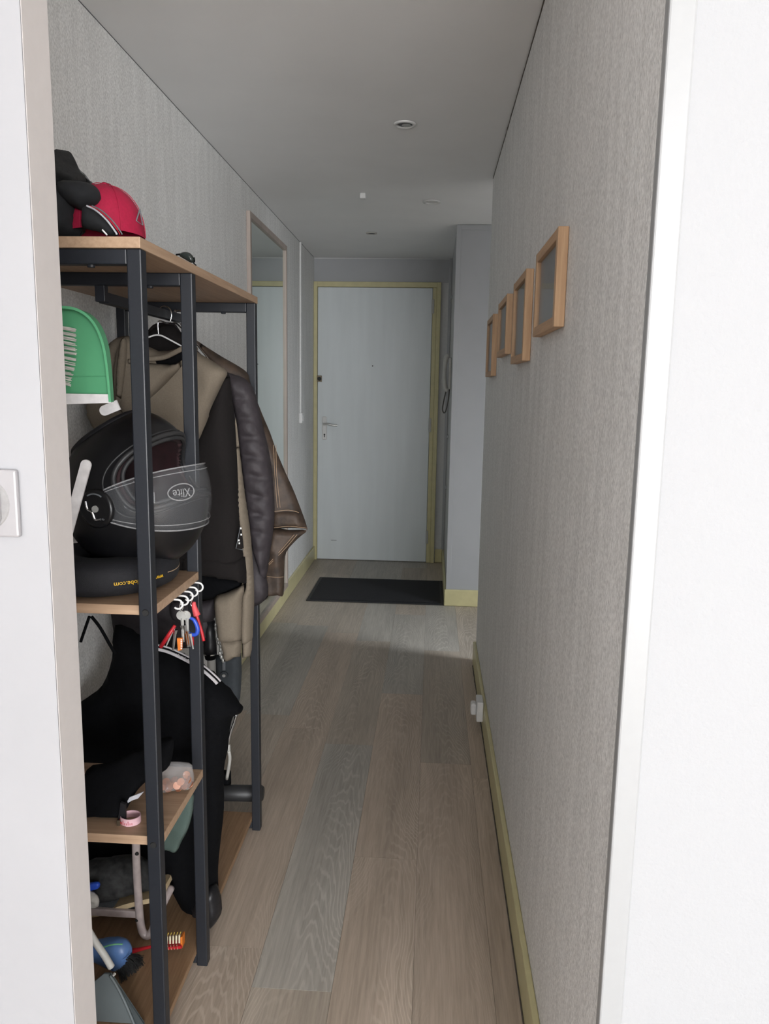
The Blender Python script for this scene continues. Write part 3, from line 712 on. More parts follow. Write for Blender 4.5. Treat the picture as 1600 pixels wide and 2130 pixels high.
# ---------------- black garment with lettered band, Y about 1.7
BY = 1.735
t = thing('black_tracksuit_trousers', 'large black trousers with a white lettered waistband draped in the middle bay of the rack', 'trousers', (-.6, BY, .05))
bg = [(240, 1300), (285, 1318), (326, 1343), (360, 1352), (390, 1364), (425, 1384), (452, 1408), (476, 1432), (492, 1456), (506, 1470), (500, 1484), (485, 1491), (478, 1520), (474, 1560), (466, 1600), (466, 1680), (460, 1740), (454, 1800), (455, 1850), (462, 1890), (452, 1915), (438, 1928), (420, 1925), (405, 1922), (388, 1895), (368, 1858), (345, 1812), (332, 1775), (290, 1730), (235, 1700), (180, 1640), (150, 1560), (150, 1480), (180, 1452), (213, 1425), (233, 1370)]
obj('leg_cloth', pillow(bg, BY, .055, .06, .016, folds(.022, 7, 2.2, 21, .2)), M['black'], t, True)
obj('leg_cloth', pillow([(398, 1885), (420, 1850), (450, 1845), (461, 1890), (450, 1918), (437, 1927), (424, 1912), (412, 1924)], BY-.035, .028, .02, .008, folds(.008, 25, 12, 22)), M['blackshiny'], t, True)
bd = [(320, 1345), (350, 1352), (385, 1368), (420, 1388), (446, 1410), (455, 1420)]
def strap(P, Y, w, t_, m, par, name, off=0):
    c_ = cr_curve([at(x, y, Y) for x, y in P], 5); bm = bmesh.new(); prev = None
    for i, p in enumerate(c_):
        T = (c_[min(i+1, len(c_)-1)]-c_[max(i-1, 0)]).normalized(); n = Vector((-T.z, 0, T.x)); p = p+n*off
        r = [bm.verts.new(p+n*w/2+Vector((0, -t_/2, 0))), bm.verts.new(p-n*w/2+Vector((0, -t_/2, 0))), bm.verts.new(p-n*w/2+Vector((0, t_/2, 0))), bm.verts.new(p+n*w/2+Vector((0, t_/2, 0)))]
        if prev:
            for k in range(4): bm.faces.new((prev[k], prev[(k+1) % 4], r[(k+1) % 4], r[k]))
        else: bm.faces.new(r)
        prev = r
    bm.faces.new(prev[::-1]); bmesh.ops.recalc_face_normals(bm, faces=bm.faces)
    return obj(name, bm, m, par)
wb = strap(bd, BY-.058, .014, .004, M['black'], t, 'waistband')
strap(bd, BY-.061, .0065, .003, M['band'], wb, 'white_stripe', -.0045)
strap(bd, BY-.061, .0032, .003, M['band'], wb, 'white_stripe', .0058)
bm = bmesh.new()
for i in range(9):
    u = i/8; p = at(367+28*u, 1361+14*u, BY-.0635)
    h = .0042 if i % 3 else .0030
    addbox(bm, p.x-.0012, p.x+.0010, p.y-.0005, p.y+.0005, p.z-h/2, p.z+h/2)
    addbox(bm, p.x-.0012, p.x+.0022, p.y-.0005, p.y+.0005, p.z+(h/2 if i % 2 else -h/2)-.0005, p.z+(h/2 if i % 2 else -h/2)+.0005)
obj('lettering', bm, M['band'], wb)

# ---------------- kick scooter folded behind the trousers
GY = 2.05
t = thing('folded_scooter', 'folded kick scooter in black and chrome standing behind the black trousers', 'scooter', (-.6, 2.1, .05))
bm = bmesh.new(); p = at(436, 1290, GY); p2 = at(436, 1358, GY)
lathe(bm, [(.016, p.z), (.016, (p.z+p2.z)/2), (.0185, p2.z+.02), (.0185, p2.z)], (p.x, GY, 0), 'Z', 20); obj('grip', bm, M['blackshiny'], t, True)
bm = bmesh.new(); lathe(bm, [(.0195, p2.z), (.0195, p2.z-.003)], (p.x, GY, 0), 'Z', 20); obj('ring', bm, M['chrome'], t)
bm = bmesh.new(); lathe(bm, [(.017, p2.z-.003), (.014, p2.z-.018)], (p.x, GY, 0), 'Z', 20); obj('end_cap', bm, M['black'], t)
bm = bmesh.new(); tube(bm, [(p.x+.002, GY, p2.z-.015), (p.x+.002, GY+.01, .09)], .011, 12); obj('stem', bm, M['oldplastic'], t, True)
bm = bmesh.new()
c0 = at(449, 1290, GY-.01)
for i in range(13):
    q_ = at(447+i*1.25+2*math.sin(i*1.7), 1285+i*7.4, GY-.015); lathe(bm, [(.002, -.007), (.0042, -.003), (.0042, .003), (.002, .007)], (q_.x, q_.y, q_.z), 'Z', 8)
obj('brake_fitting', bm, M['steel'], t, True)
nk = [(448, 1362), (502, 1358), (503, 1400), (500, 1450), (492, 1480), (470, 1470), (450, 1430)]
obj('fabric_cover', pillow(nk, GY+.02, .028, .015, .010, curve=False), M['greybox'], t, True)
st_ = slab([(463, 1372), (469, 1372), (469, 1394), (463, 1394)], GY-.013, .003); obj('webbing', st_, M['slate'], t)
p = at(466, 1405, GY-.012); bm = bmesh.new(); lathe(bm, [(.011, GY-.014), (.012, GY-.004)], (p.x, 0, p.z), 'Y', 20); bt = obj('snap_button', bm, M['greybox'], t)
bm = bmesh.new(); lathe(bm, [(.004, GY-.0165), (.005, GY-.014)], (p.x, 0, p.z), 'Y', 14); obj('button_rivet', bm, M['steel'], bt)
bm = bmesh.new()
ar = cr_curve([at(x, y, GY+.02) for x, y in [(491, 1486), (487, 1500), (481, 1516), (477, 1532), (474, 1548)]], 6)
tube(bm, ar, [.0065]*len(ar), 10); obj('chrome_fender', bm, M['chrome'], t, True)
bm = bmesh.new(); tube(bm, [at(474, 1548, GY+.02), at(475, 1562, GY+.02)], .007, 8); tube(bm, cr_curve([at(476, 1562, GY+.03), at(478, 1580, GY+.04), at(472, 1620, GY+.08)], 4), .005, 8); obj('fender_bracket', bm, M['oldplastic'], t, True)
a_ = Vector((-.74, 2.185, .078)); b_2 = Vector((-.492, 2.20, .078))
bm = bmesh.new(); tube(bm, [a_, b_2-Vector((.006, 0, 0)), b_2], [.024, .025, .020], 20); obj('foam_grip', bm, M['rubber'], t, True)
obj('foot_block', box(-.70, -.60, 2.20, 2.235, .085, .135, .006), M['black'], t)

# ---------------- key rings and white hooks on the middle shelf edge
ks = [(413, 1221), (402, 1231), (392, 1240), (382, 1249), (370, 1257)]
for i, (x, y) in enumerate(ks):
    p = atx(x, y, RX1+.006); r = .0092
    bm = bmesh.new(); arc = [(p.x-.014, p.y, p.z+r)]+[(p.x+r*math.sin(a), p.y, p.z+r*math.cos(a)) for a in [k*pi/8 for k in range(0, 11)]]
    tube(bm, arc, .0019, 8)
    lab = ['empty white cup hook farthest along the middle shelf edge', 'white cup hook, second farthest on the shelf edge, with the coral strap', 'middle white cup hook of five on the shelf edge', 'second nearest white cup hook, carrying the grey keys', 'nearest white cup hook of the five on the shelf edge'][i]
    h = obj('cup_hook', bm, M['plastic'], smooth=True); tag(h, lab, 'hook', 'white cup hooks on the middle shelf')
    h['group'] = 'white cup hooks on the middle shelf'
KY = 1.46
def kp(x, y, Y=KY): return at(x, y, Y)
t = thing('key_bunch', 'bunch of grey keys with red, orange and blue tags hanging from the hooks', 'keys', tuple(kp(378, 1258)))
bm = bmesh.new(); tube(bm, cr_curve([kp(376, 1252), kp(374, 1262), kp(376, 1271), kp(381, 1262), kp(381, 1252)], 4), .0014, 6); obj('ring', bm, M['chrome'], t, True)
for (x, y, r, yy) in [(377, 1280, .0095, 0), (387, 1280, .0098, .006)]:
    p = kp(x, y, KY+yy); bm = bmesh.new(); lathe(bm, [(r, -.001), (r, .001)], (p.x, p.y, p.z), 'Y', 20)
    q1 = kp(x+2, 1286, KY+yy); q2 = kp(x+4, 1330, KY+yy); tube(bm, [q1, q2], [.0035, .0028], 6); obj('key', bm, M['steel'], t)
for (x0, y0, x1, y1, w) in [(362, 1306, 346, 1344, .002), (365, 1310, 360, 1353, .0032), (384, 1300, 391, 1346, .003), (379, 1300, 382, 1335, .003), (396, 1318, 402, 1350, .002), (390, 1312, 395, 1345, .0026)]:
    bm = bmesh.new(); tube(bm, [kp(x0, y0), kp((x0*3+x1)/4, (y0*3+y1)/4), kp(x1, y1)], [w*1.6, w, w*.7], 6); obj('key', bm, M['chrome'] if w > .0025 else M['steel'], t)
bm = bmesh.new(); tube(bm, [kp(364, 1301, KY-.006), kp(350, 1322, KY-.006), kp(334, 1346, KY-.006)], [.0032, .0042, .0042], 8); obj('red_tag', bm, M['red'], t, True)
bm = bmesh.new(); pp = [kp(370, 1327, KY-.01), kp(380, 1327, KY-.01), kp(379, 1351, KY-.01), kp(371, 1352, KY-.01)]
bm = slab([(369, 1327), (380, 1327), (379, 1351), (371, 1353)], KY-.012, .005); og = obj('orange_tag', bm, M['orange'], t)
bm = bmesh.new()
for k in range(6):
    p = kp(377.5, 1331+k*3.6, KY-.0155); addbox(bm, p.x-.0016, p.x+.0016, p.y-.0004, p.y+.0004, p.z-.0009, p.z+.0009)
obj('tag_marks', bm, M['plastic'], og)
bm = bmesh.new(); rr_ = cr_curve([kp(x, y, KY+.01) for x, y in [(395, 1285), (404, 1290), (411, 1306), (409, 1318), (400, 1320), (391, 1316)]], 6)
tube(bm, rr_, [.0028+.0016*math.sin(i/len(rr_)*pi) for i in range(len(rr_))], 10); obj('blue_ring', bm, M['blue'], t, True)
bm = bmesh.new(); tube(bm, cr_curve([kp(401, 1246, KY+.03), kp(397, 1256, KY+.03), kp(401, 1262, KY+.03), kp(403, 1252, KY+.03)], 4), .0012, 6); obj('ring', bm, M['chrome'], t, True)
t2 = thing('key_strap', 'coral red strap hanging from a white hook beside the keys', 'strap', tuple(kp(402, 1262, KY+.03)))
bm = bmesh.new(); tube(bm, cr_curve([kp(404, 1252, KY+.03), kp(404, 1262, KY+.03), kp(410, 1280, KY+.03)], 4), [.003+.0006*i for i in range(9)], 8); obj('coral_end', bm, M['pinkred'], t2, True)
bm = bmesh.new(); tube(bm, cr_curve([kp(408, 1276, KY+.03), kp(414, 1295, KY+.03), kp(420, 1315, KY+.03), kp(424, 1333, KY+.03)], 4), [.0033]*13, 8); obj('dark_red_end', bm, M['red'], t2, True)
bm = bmesh.new(); tube(bm, [kp(400, 1324, KY+.02), kp(401, 1342, KY+.02)], .003, 8); obj('tassel', bm, M['red'], t2, True)

# ================================================================ HELMET
def helmet():
    t = thing('motorcycle_helmet', 'matt black motorcycle helmet lying upside down with its clear visor open, on the middle shelf', 'helmet', (-.592, 1.475, .96))
    A_, B_, C_ = .142, .124, .150
    def P(az, el, k=1.0):
        ca = math.cos(el)
        x, y, z = A_*ca*math.cos(az), B_*ca*math.sin(az), C_*math.sin(el)
        if el < 0:                                     # chin bar pushed forward, jaw narrower
            f = min(1, -el/.9); x += .030*f*max(0, math.cos(az))**1.5; z *= 1.0
            y *= 1-.06*f
        if x < 0: x *= 1.06
        return Vector((x, y, z))*k
    def port(az, el, g=1.0): return abs(az/(1.22*g))**3.2+abs((el-.06)/(.43*g))**3.2 < 1
    rot = Matrix.Translation((-.580, 1.482, 1.108)) @ Matrix.Rotation(math.radians(-14), 4, 'Z') @ Matrix.Rotation(math.radians(-34), 4, 'Y') @ Matrix.Rotation(pi, 4, 'X')
    NA, NE = 150, 100; el0 = -1.12
    def shell(k, g, th):
        bm = bmesh.new(); V = {}
        def vtx(i, j):
            i %= NA
            if j == NE: i = 0
            if (i, j) not in V: V[(i, j)] = bm.verts.new(P(2*pi*i/NA-pi, el0+(pi/2-el0)*j/NE, k))
            return V[(i, j)]
        for i in range(NA):
            for j in range(NE):
                az = 2*pi*(i+.5)/NA-pi; el = el0+(pi/2-el0)*(j+.5)/NE
                if port(az, el, g): continue
                q4 = [vtx(i, j), vtx(i+1, j), vtx(i+1, j+1), vtx(i, j+1)]
                u = []; [u.append(v) for v in q4 if v not in u]
                bm.faces.new(u)
        bmesh.ops.recalc_face_normals(bm, faces=bm.faces)
        if th: bmesh.ops.solidify(bm, geom=bm.faces[:], thickness=th)
        bmesh.ops.transform(bm, matrix=rot, verts=bm.verts)
        return bm
    obj('shell', shell(1, 1, .006), M['helmet'], t, True)
    obj('lining', shell(.93, .93, .008), M['lining'], t, True)
    def loop(g, k, r, name, m):
        pts = []
        for i in range(73):
            a = 2*pi*i/72; c_, s_ = math.cos(a), math.sin(a)
            az = 1.22*g*math.copysign(abs(c_)**(2/3.2), c_); el = .06+.43*g*math.copysign(abs(s_)**(2/3.2), s_)
            pts.append(rot @ P(az, el, k))
        bm = bmesh.new(); tube(bm, pts, r, 8, False); return obj(name, bm, m, t, True)
    loop(1.0, 1.0, .0050, 'port_gasket', M['rubber']); loop(.90, .965, .0042, 'inner_gasket', M['rubber'])
    loop(1.13, 1.004, .0017, 'shell_seam', M['rubber'])
    # neck roll
    bm = bmesh.new(); pts = [rot @ P(2*pi*i/48, el0, .965) for i in range(49)]; tube(bm, pts, .010, 10, False); obj('neck_roll', bm, M['blackshiny'], t, True)
    # visor
    beta = math.radians(-30); rv = Matrix.Rotation(beta, 4, 'Y')
    def V(az, v):
        h = .40*(1-.62*(abs(az)/1.5)**2.6); el = .02+v*h
        p = Vector((A_*1.04*math.cos(el)*math.cos(az), B_*1.05*math.cos(el)*math.sin(az), C_*1.03*math.sin(el)))
        p.x += .004*math.cos(az)
        return rot @ (rv @ p)
    bm = bmesh.new(); nu, nv = 60, 12
    g = [[bm.verts.new(V(-1.42+2.84*i/nu, -1+2*j/nv)) for j in range(nv+1)] for i in range(nu+1)]
    for i in range(nu):
        for j in range(nv): bm.faces.new((g[i][j], g[i+1][j], g[i+1][j+1], g[i][j+1]))
    bmesh.ops.recalc_face_normals(bm, faces=bm.faces); bmesh.ops.solidify(bm, geom=bm.faces[:], thickness=.0016)
    vz = obj('visor', bm, M['visor'], t, True)
    for v_, rr in ((-1, .0016), (1, .0016), (-.84, .0009), (.80, .0009)):
        bm = bmesh.new(); tube(bm, [V(-1.42+2.84*i/40, v_) for i in range(41)], rr, 6); obj('visor_edge', bm, M['visorline'], vz, True)
    bm = bmesh.new(); tube(bm, [V(.93, -1+2*i/10) for i in range(11)], .0008, 6); obj('visor_crease', bm, M['visorline'], vz)
    # etched wordmark, on the side of the visor that faces the camera (local +Y before the flip)
    bm = text_bm('Xlite', .0215, .0006)
    az0 = .43
    def wrap(u, v, w):
        vv = v/.058-.22; p = V(az0+u/.155, vv); q_ = V(az0+u/.155, vv+.01); r2 = V(az0+u/.155+.01, vv)
        n = (r2-p).cross(q_-p).normalized(); c_ = rot @ Vector((0, 0, 0))
        if (p-c_).dot(n) < 0: n = -n
        return p+n*(.0018+w)
    bmesh.ops.subdivide_edges(bm, edges=bm.edges[:], cuts=1)
    for v in bm.verts: v.co = wrap(v.co.x, v.co.y*1.0, v.co.z)
    obj('wordmark', bm, M['visorline'], vz)
    bm = bmesh.new(); tube(bm, [wrap(.031*math.cos(a), .0145*math.sin(a)-.001, .0004) for a in [2*pi*i/40 for i in range(41)]], .0012, 6, False)
    obj('wordmark_oval', bm, M['visorline'], vz)
    # pivots
    for sgn in (1, -1):
        bm = bmesh.new(); y = sgn*B_*1.0
        lathe(bm, [(.036, y*.98), (.036, y*1.045), (.030, y*1.075), (.026, y*1.06), (.012, y*1.06)], (0, 0, .01), 'Y', 36)
        bmesh.ops.transform(bm, matrix=rot, verts=bm.verts); pv = obj('visor_pivot', bm, M['helmet'], t, True)
        bm = bmesh.new(); lathe(bm, [(.0065, y*1.055), (.006, y*1.085)], (0, 0, .01), 'Y', 20); bmesh.ops.transform(bm, matrix=rot, verts=bm.verts); obj('screw', bm, M['steel'], pv)
        bm = bmesh.new(); tube(bm, cr_curve([(.0, y*1.08, .032), (-.010, y*1.08, .026), (-.008, y*1.08, .012), (-.013, y*1.08, .002), (-.008, y*1.08, -.012)], 5), .0020, 6)
        bmesh.ops.transform(bm, matrix=rot, verts=bm.verts); obj('spring', bm, M['chrome'], pv)
        bm = bmesh.new(); tube(bm, [(.028*math.cos(a), y*1.08, .01-.028*math.sin(a)) for a in [.4+.14*i for i in range(9)]], .0015, 6)
        bmesh.ops.transform(bm, matrix=rot, verts=bm.verts); obj('scale_marks', bm, M['slate'], pv)
helmet()
# padded ring under the helmet with web address
t = thing('padded_ring', 'black padded helmet ring with a yellow upside down web address, lying on the middle shelf', 'cushion', (-.622, 1.442, .936))
RC = Vector((-.628, 1.450, .936)); RR = .134; RHh = .068
def rprof(s):
    a = s*2*pi; c_, s_ = math.cos(a), math.sin(a)
    return (.088+.046*math.copysign(abs(c_)**.75, c_), RHh/2+RHh/2*math.copysign(abs(s_)**.75, s_))
bm = bmesh.new(); ns, nr = 24, 56; R_ = []
for i in range(nr):
    a = 2*pi*i/nr; row = []
    for j in range(ns):
        r, z = rprof(j/ns); w = 1+.012*math.sin(3*a); row.append(bm.verts.new(RC+Vector((r*w*math.cos(a), r*w*math.sin(a), z))))
    R_.append(row)
for i in range(nr):
    for j in range(ns): bm.faces.new((R_[i][j], R_[(i+1) % nr][j], R_[(i+1) % nr][(j+1) % ns], R_[i][(j+1) % ns]))
bmesh.ops.recalc_face_normals(bm, faces=bm.faces)
pr = obj('padding', bm, mat('dark_navy_black_cloth', (.0055, .0055, .008, 1), .8, nscale=90, bump=.0005, bscale=500), t, True)
bm = text_bm('www.innoglobe.com', .0122, .0004)
a0 = math.radians(-42)
for v in bm.verts:
    u, w_, d_ = v.co; z = RHh*.44-w_; s_ = (z-RHh/2)/(RHh/2)
    rr = .088+.046*(1-abs(s_)**(2/.75))**(.375)
    a = a0-u/RR; rr = rr*(1+.012*math.sin(3*a))+.0012+d_
    v.co = RC+Vector((rr*math.cos(a), rr*math.sin(a), z))
obj('web_address', bm, M['yellow'], pr)
bm = bmesh.new(); tube(bm, [RC+Vector((.1345*math.cos(a), .1345*math.sin(a), .045-.012*math.cos(a*2))) for a in [-.25+.1*i for i in range(8)]], .0009, 6); obj('piping', bm, M['stitch'], pr)

# ================================================================ TOP BOARD ITEMS
t = thing('black_hat', 'black brimmed hat at the left end of the top board', 'hat', tuple(at(140, 488, 1.40)))
obj('crown', pillow([(90, 392), (130, 388), (160, 392), (170, 420), (168, 470), (166, 490), (90, 490)], 1.40, .07, .05, .012, folds(.004, 12, 12, 1)), M['hat'], t, True)
obj('brim', pillow([(120, 378), (160, 376), (188, 382), (203, 392), (209, 405), (204, 420), (192, 430), (176, 438), (160, 434), (130, 415)], 1.37, .035, .03, .009, folds(.004, 18, 12, 2)), M['hat'], t, True)
t = thing('fur_hat', 'black furry hat on top of the black brimmed hat', 'hat', tuple(at(140, 385, 1.42)))
bm = pillow([(90, 322), (118, 318), (136, 314), (148, 320), (156, 338), (166, 356), (178, 372), (188, 384), (150, 392), (90, 392)], 1.42, .06, .04, .010, folds(.012, 30, 30, 3))
rn = random.Random(3)
for v in bm.verts: v.co += Vector((rn.uniform(-1, 1), rn.uniform(-1, 1), rn.uniform(-1, 1)))*.0022
obj('fur', bm, M['fur'], t, True)
bm = pillow([(156, 345), (166, 352), (178, 366), (190, 378), (204, 386), (188, 390), (172, 380), (160, 364)], 1.44, .02, .015, .007)
for v in bm.verts: v.co += Vector((rn.uniform(-1, 1), rn.uniform(-1, 1), rn.uniform(-1, 1)))*.0018
obj('grey_fur', bm, M['greyfur'], t, True)
t = thing('baseball_cap', 'crimson baseball cap with black and white striped brim on the top board', 'cap', tuple(at(235, 488, 1.44)))
c = at(222, 490, 1.45); bm = bmesh.new()
n1, n2 = 36, 14; rows = []
for j in range(n2+1):
    e_ = pi/2*j/n2; rr = math.cos(e_)**.9
    rows.append([bm.verts.new((c.x+.066*rr*math.cos(2*pi*i/n1), c.y+.080*rr*math.sin(2*pi*i/n1), c.z-.001+.088*math.sin(e_)**.93)) for i in range(n1)])
for j in range(n2):
    for i in range(n1): bm.faces.new((rows[j][i], rows[j][(i+1) % n1], rows[j+1][(i+1) % n1], rows[j+1][i]))
bmesh.ops.remove_doubles(bm, verts=bm.verts, dist=.0003); bmesh.ops.recalc_face_normals(bm, faces=bm.faces)
cr = obj('crown', bm, M['cap'], t, True)
for k in range(6):
    a = pi*k/6*2+.3; bm = bmesh.new(); tube(bm, [(c.x+.067*math.cos(a)*math.cos(e_)**.9, c.y+.081*math.sin(a)*math.cos(e_)**.9, c.z+.089*math.sin(e_)**.93) for e_ in [pi/2*i/12 for i in range(12)]], .0008, 5); obj('seam', bm, M['cap'], cr)
bm = bmesh.new(); lathe(bm, [(.009, .0), (.008, .004), (.004, .006)], (c.x, c.y, c.z+.086), 'Z', 14); obj('top_button', bm, M['cap'], t, True)
obj('brim', pillow([(172, 432), (186, 428), (205, 438), (226, 458), (243, 480), (246, 490), (226, 490), (205, 482), (186, 478), (170, 470)], 1.352, .020, .02, .008), M['hat'], t, True)
for off, r_, mm_ in ((0, .0017, 'paper_w'), (6.5, .0007, 'red'), (11, .0013, 'slate')):
    bm = bmesh.new(); tube(bm, cr_curve([at(x+off, y, 1.333) for x, y in [(180, 428), (200, 438), (222, 458), (240, 482), (243, 488)]], 6), r_, 6); obj('brim_stripe', bm, M[mm_], t, True)
bm = bmesh.new(); tube(bm, [at(213, 478, 1.33), at(223, 489, 1.33)], .0014, 6); obj('tag', bm, M['plastic'], t)
p = c+Vector((.0655, -.012, .026)); bm = bmesh.new(); tube(bm, [p+Vector((.003, 0, .018)), p+Vector((-.003, -.004, -.003)), p+Vector((.007, .0, -.010)), p+Vector((.003, 0, .018))], .0013, 6); obj('emblem', bm, M['slate'], t)
t = thing('sunglasses', 'dark sunglasses on the edge of the top board, halfway along', 'sunglasses', tuple(at(388, 545, 1.62)))
ty = lambda x, z: 0
obj('lens', pillow([(373, 528), (382, 524), (392, 525), (400, 531), (404, 540), (402, 546), (396, 546), (384, 539), (374, 533)], 1.585, .006, .008, .004), M['lens'], t, True)
bm = bmesh.new(); tube(bm, cr_curve([at(404, 536, 1.585), at(405, 543, 1.60), at(403, 547, 1.61), at(408, 552, 1.62)], 4), .0012, 6); obj('temple', bm, M['black'], t)
bm = bmesh.new(); tube(bm, [at(366, 530, 1.585), at(375, 529, 1.585)], .0018, 6); obj('temple', bm, M['black'], t)

# ================================================================ GREEN DUSTPAN AND WHITE BRUSH (hanging at the near frame)
GYD = 1.272
t = thing('green_dustpan', 'green plastic dustpan with a white rubber lip hanging from the near end of the rack', 'dustpan', tuple(at(180, 840, GYD)))
out = [(100, 643), (150, 643), (172, 646), (190, 655), (205, 670), (217, 692), (226, 722), (231, 760), (234, 800), (236, 836)]
pl_ = cr_curve([at(x, y, GYD) for x, y in out], 3)
bm = bmesh.new(); poly = [Vector((p.x, p.z)) for p in pl_]; zb = at(236, 836, GYD).z; xl = pl_[0].x
f_ = [bm.verts.new((p.x, GYD-.001, p.z)) for p in pl_]+[bm.verts.new((xl, GYD-.001, zb))]
b2 = [bm.verts.new((v.co.x, GYD+.002, v.co.z)) for v in f_]
bm.faces.new(f_); bm.faces.new(b2[::-1])
for i in range(len(f_)): bm.faces.new((f_[i], b2[i], b2[(i+1) % len(f_)], f_[(i+1) % len(f_)]))
bmesh.ops.recalc_face_normals(bm, faces=bm.faces); obj('pan', bm, M['green'], t)
# raised side wall, deepest at the top
bm = bmesh.new(); prev = None; n_p = len(pl_)
for i, p in enumerate(pl_):
    T = (pl_[min(i+1, n_p-1)]-pl_[max(i-1, 0)]).normalized(); nn = Vector((T.z, 0, -T.x)); nn = -nn if nn.x < 0 or (abs(nn.x) < .1 and nn.z < 0) else nn
    dd = .034-.020*(i/(n_p-1))
    r = [bm.verts.new(v) for v in (p+Vector((0, .002, 0)), p+Vector((0, -dd, 0))+nn*.002, p+Vector((0, -dd, 0))-nn*.0022, p+Vector((0, .002, 0))-nn*.003)]
    if prev:
        for k in range(4): bm.faces.new((prev[k], prev[(k+1) % 4], r[(k+1) % 4], r[k]))
    else: bm.faces.new(r)
    prev = r
bm.faces.new(prev[::-1]); bmesh.ops.recalc_face_normals(bm, faces=bm.faces); obj('side_wall', bm, M['green'], t)
bm = bmesh.new(); tube(bm, [at(100, 783, GYD-.0015), at(230, 783, GYD-.0015)], .0009, 6); obj('crease', bm, M['green'], t)
obj('rubber_lip', slab([(100, 818), (229, 820), (233, 838), (100, 842)], GYD-.008, .006), M['whiterub'], t)
t = thing('hand_brush', 'brush with off-white bristles hanging in front of the green dustpan', 'brush', tuple(at(120, 800, 1.235)))
obj('brush_back', slab([(96, 665), (118, 662), (122, 800), (96, 812)], 1.232, .022), M['plastic'], t)
bm = bmesh.new(); rb = random.Random(2)
for r0 in range(12):
    for k in range(9):
        y_ = 682+r0*10.2+rb.uniform(-3, 3); Yd = 1.232+rb.uniform(-.008, .008); x_ = (158 if r0 < 6 else 158-(r0-6)*2.4)+rb.uniform(-4, 2)
        tube(bm, [at(119, y_+rb.uniform(-1, 1)-2, Yd), at(x_, y_+4+2*rb.random(), Yd)], .0008, 4)
bo = obj('bristles', bm, M['bristle'], t); bo['kind'] = 'stuff'
for (x0, y0, x1, y1, Y_, lab) in [(179, 967, 98, 1261, 1.306, 'long cream rounded plastic strip leaning beside the left side of the helmet'), (218, 854, 247, 842, 1.385, 'short white rounded plastic tip just under the green dustpan')]:
    bm = bmesh.new(); a, b_e = at(x0, y0, Y_), at(x1, y1, Y_); T = (b_e-a).normalized(); nn = Vector((-T.z, 0, T.x)); w = .0092
    pts = [a+nn*w*math.cos(k)+(-T)*w*math.sin(k) for k in [pi*i/10 for i in range(11)]]+[b_e-nn*w, b_e+nn*w]
    f_ = [bm.verts.new(p+Vector((0, -.002, 0))) for p in pts]; b2 = [bm.verts.new(p+Vector((0, .002, 0))) for p in pts]
    bm.faces.new(f_); bm.faces.new(b2[::-1])
    for i in range(len(pts)): bm.faces.new((f_[i], b2[i], b2[(i+1) % len(pts)], f_[(i+1) % len(pts)]))
    bmesh.ops.recalc_face_normals(bm, faces=bm.faces)
    tag(obj('plastic_strip', bm, M['whiterub']), lab, 'strip')

# ================================================================ LOWER SHELF ITEMS
S3 = .487
t = thing('black_pouch', 'black cloth pouch lying on the lowest shelf of the rack', 'pouch', (-.62, 1.38, S3))
obj('cloth', pillow([(150, 1635), (190, 1625), (230, 1610), (265, 1600), (300, 1588), (322, 1592), (326, 1630), (305, 1645), (285, 1653), (268, 1668), (258, 1690), (250, 1704), (236, 1708), (190, 1706), (150, 1704)], 1.350, .020, .03, .009, folds(.008, 14, 12, 31), tilt=lambda x, z: max(0, z-.50)*.9+.012), M['black'], t, True)
obj('strap', slab([(252, 1668), (262, 1672), (262, 1706), (246, 1706)], 1.348, .006), M['blackshiny'], t)
o = obj('folded_paper', slab([(262, 1672), (270, 1658), (300, 1646), (288, 1660), (276, 1664)], 1.372, .003), M['paper_w']); tag(o, 'white folded paper edge sticking out of the black pouch on the lowest shelf', 'paper')
# bag of coins
t = thing('coin_bag', 'small clear plastic bag of copper coins on the lowest shelf', 'bag', (-.52, 1.47, S3))
obj('film', pillow([(328, 1592), (345, 1586), (372, 1586), (396, 1590), (402, 1604), (404, 1626), (398, 1640), (372, 1642), (335, 1646), (328, 1620)], 1.468, .016, .012, .005, folds(.010, 50, 50, 8)), M['bag'], t, True)
rc = random.Random(11)
for k, (x, y) in enumerate([(338, 1636), (346, 1626), (355, 1634), (362, 1622), (368, 1634), (376, 1626), (384, 1634), (392, 1622), (396, 1632), (388, 1612), (350, 1640), (372, 1639)]):
    p = at(x, y, 1.465+rc.uniform(-.006, .008)); bm = bmesh.new(); lathe(bm, [(.0078, -.0008), (.0082, 0), (.0078, .0008)], (0, 0, 0), 'Z', 18)
    bmesh.ops.transform(bm, matrix=Matrix.Translation((p.x, p.y, max(p.z, S3+.006))) @ Matrix.Rotation(rc.uniform(.3, 1.4), 4, 'X') @ Matrix.Rotation(rc.uniform(-.6, .6), 4, 'Y'), verts=bm.verts)
    tag(obj('coin', bm, M['copper']), 'copper coin inside the clear bag on the lowest shelf', 'coin', 'copper coins in the clear bag')
# tape measure
t = thing('tape_measure', 'rolled pink and white tailor tape measure on the lowest shelf', 'tape measure', (-.565, 1.352, S3))
cx, cy = at(272, 1712, 1.352).x, 1.352
bm = bmesh.new(); n = 90; pr_ = None
for i in range(n+1):
    a = 4*pi*i/n*1.0; r = .0200-.0020*i/n; x, y = cx+r*math.cos(a-1.7), cy+r*.9*math.sin(a-1.7)
    r4 = [bm.verts.new((x, y, S3+.0008)), bm.verts.new((x, y, S3+.0150)), bm.verts.new((cx+(r-.0006)*math.cos(a-1.7), cy+(r-.0006)*.9*math.sin(a-1.7), S3+.0150)), bm.verts.new((cx+(r-.0006)*math.cos(a-1.7), cy+(r-.0006)*.9*math.sin(a-1.7), S3+.0008))]
    if pr_:
        for k in range(4): bm.faces.new((pr_[k], pr_[(k+1) % 4], r4[(k+1) % 4], r4[k]))
    pr_ = r4
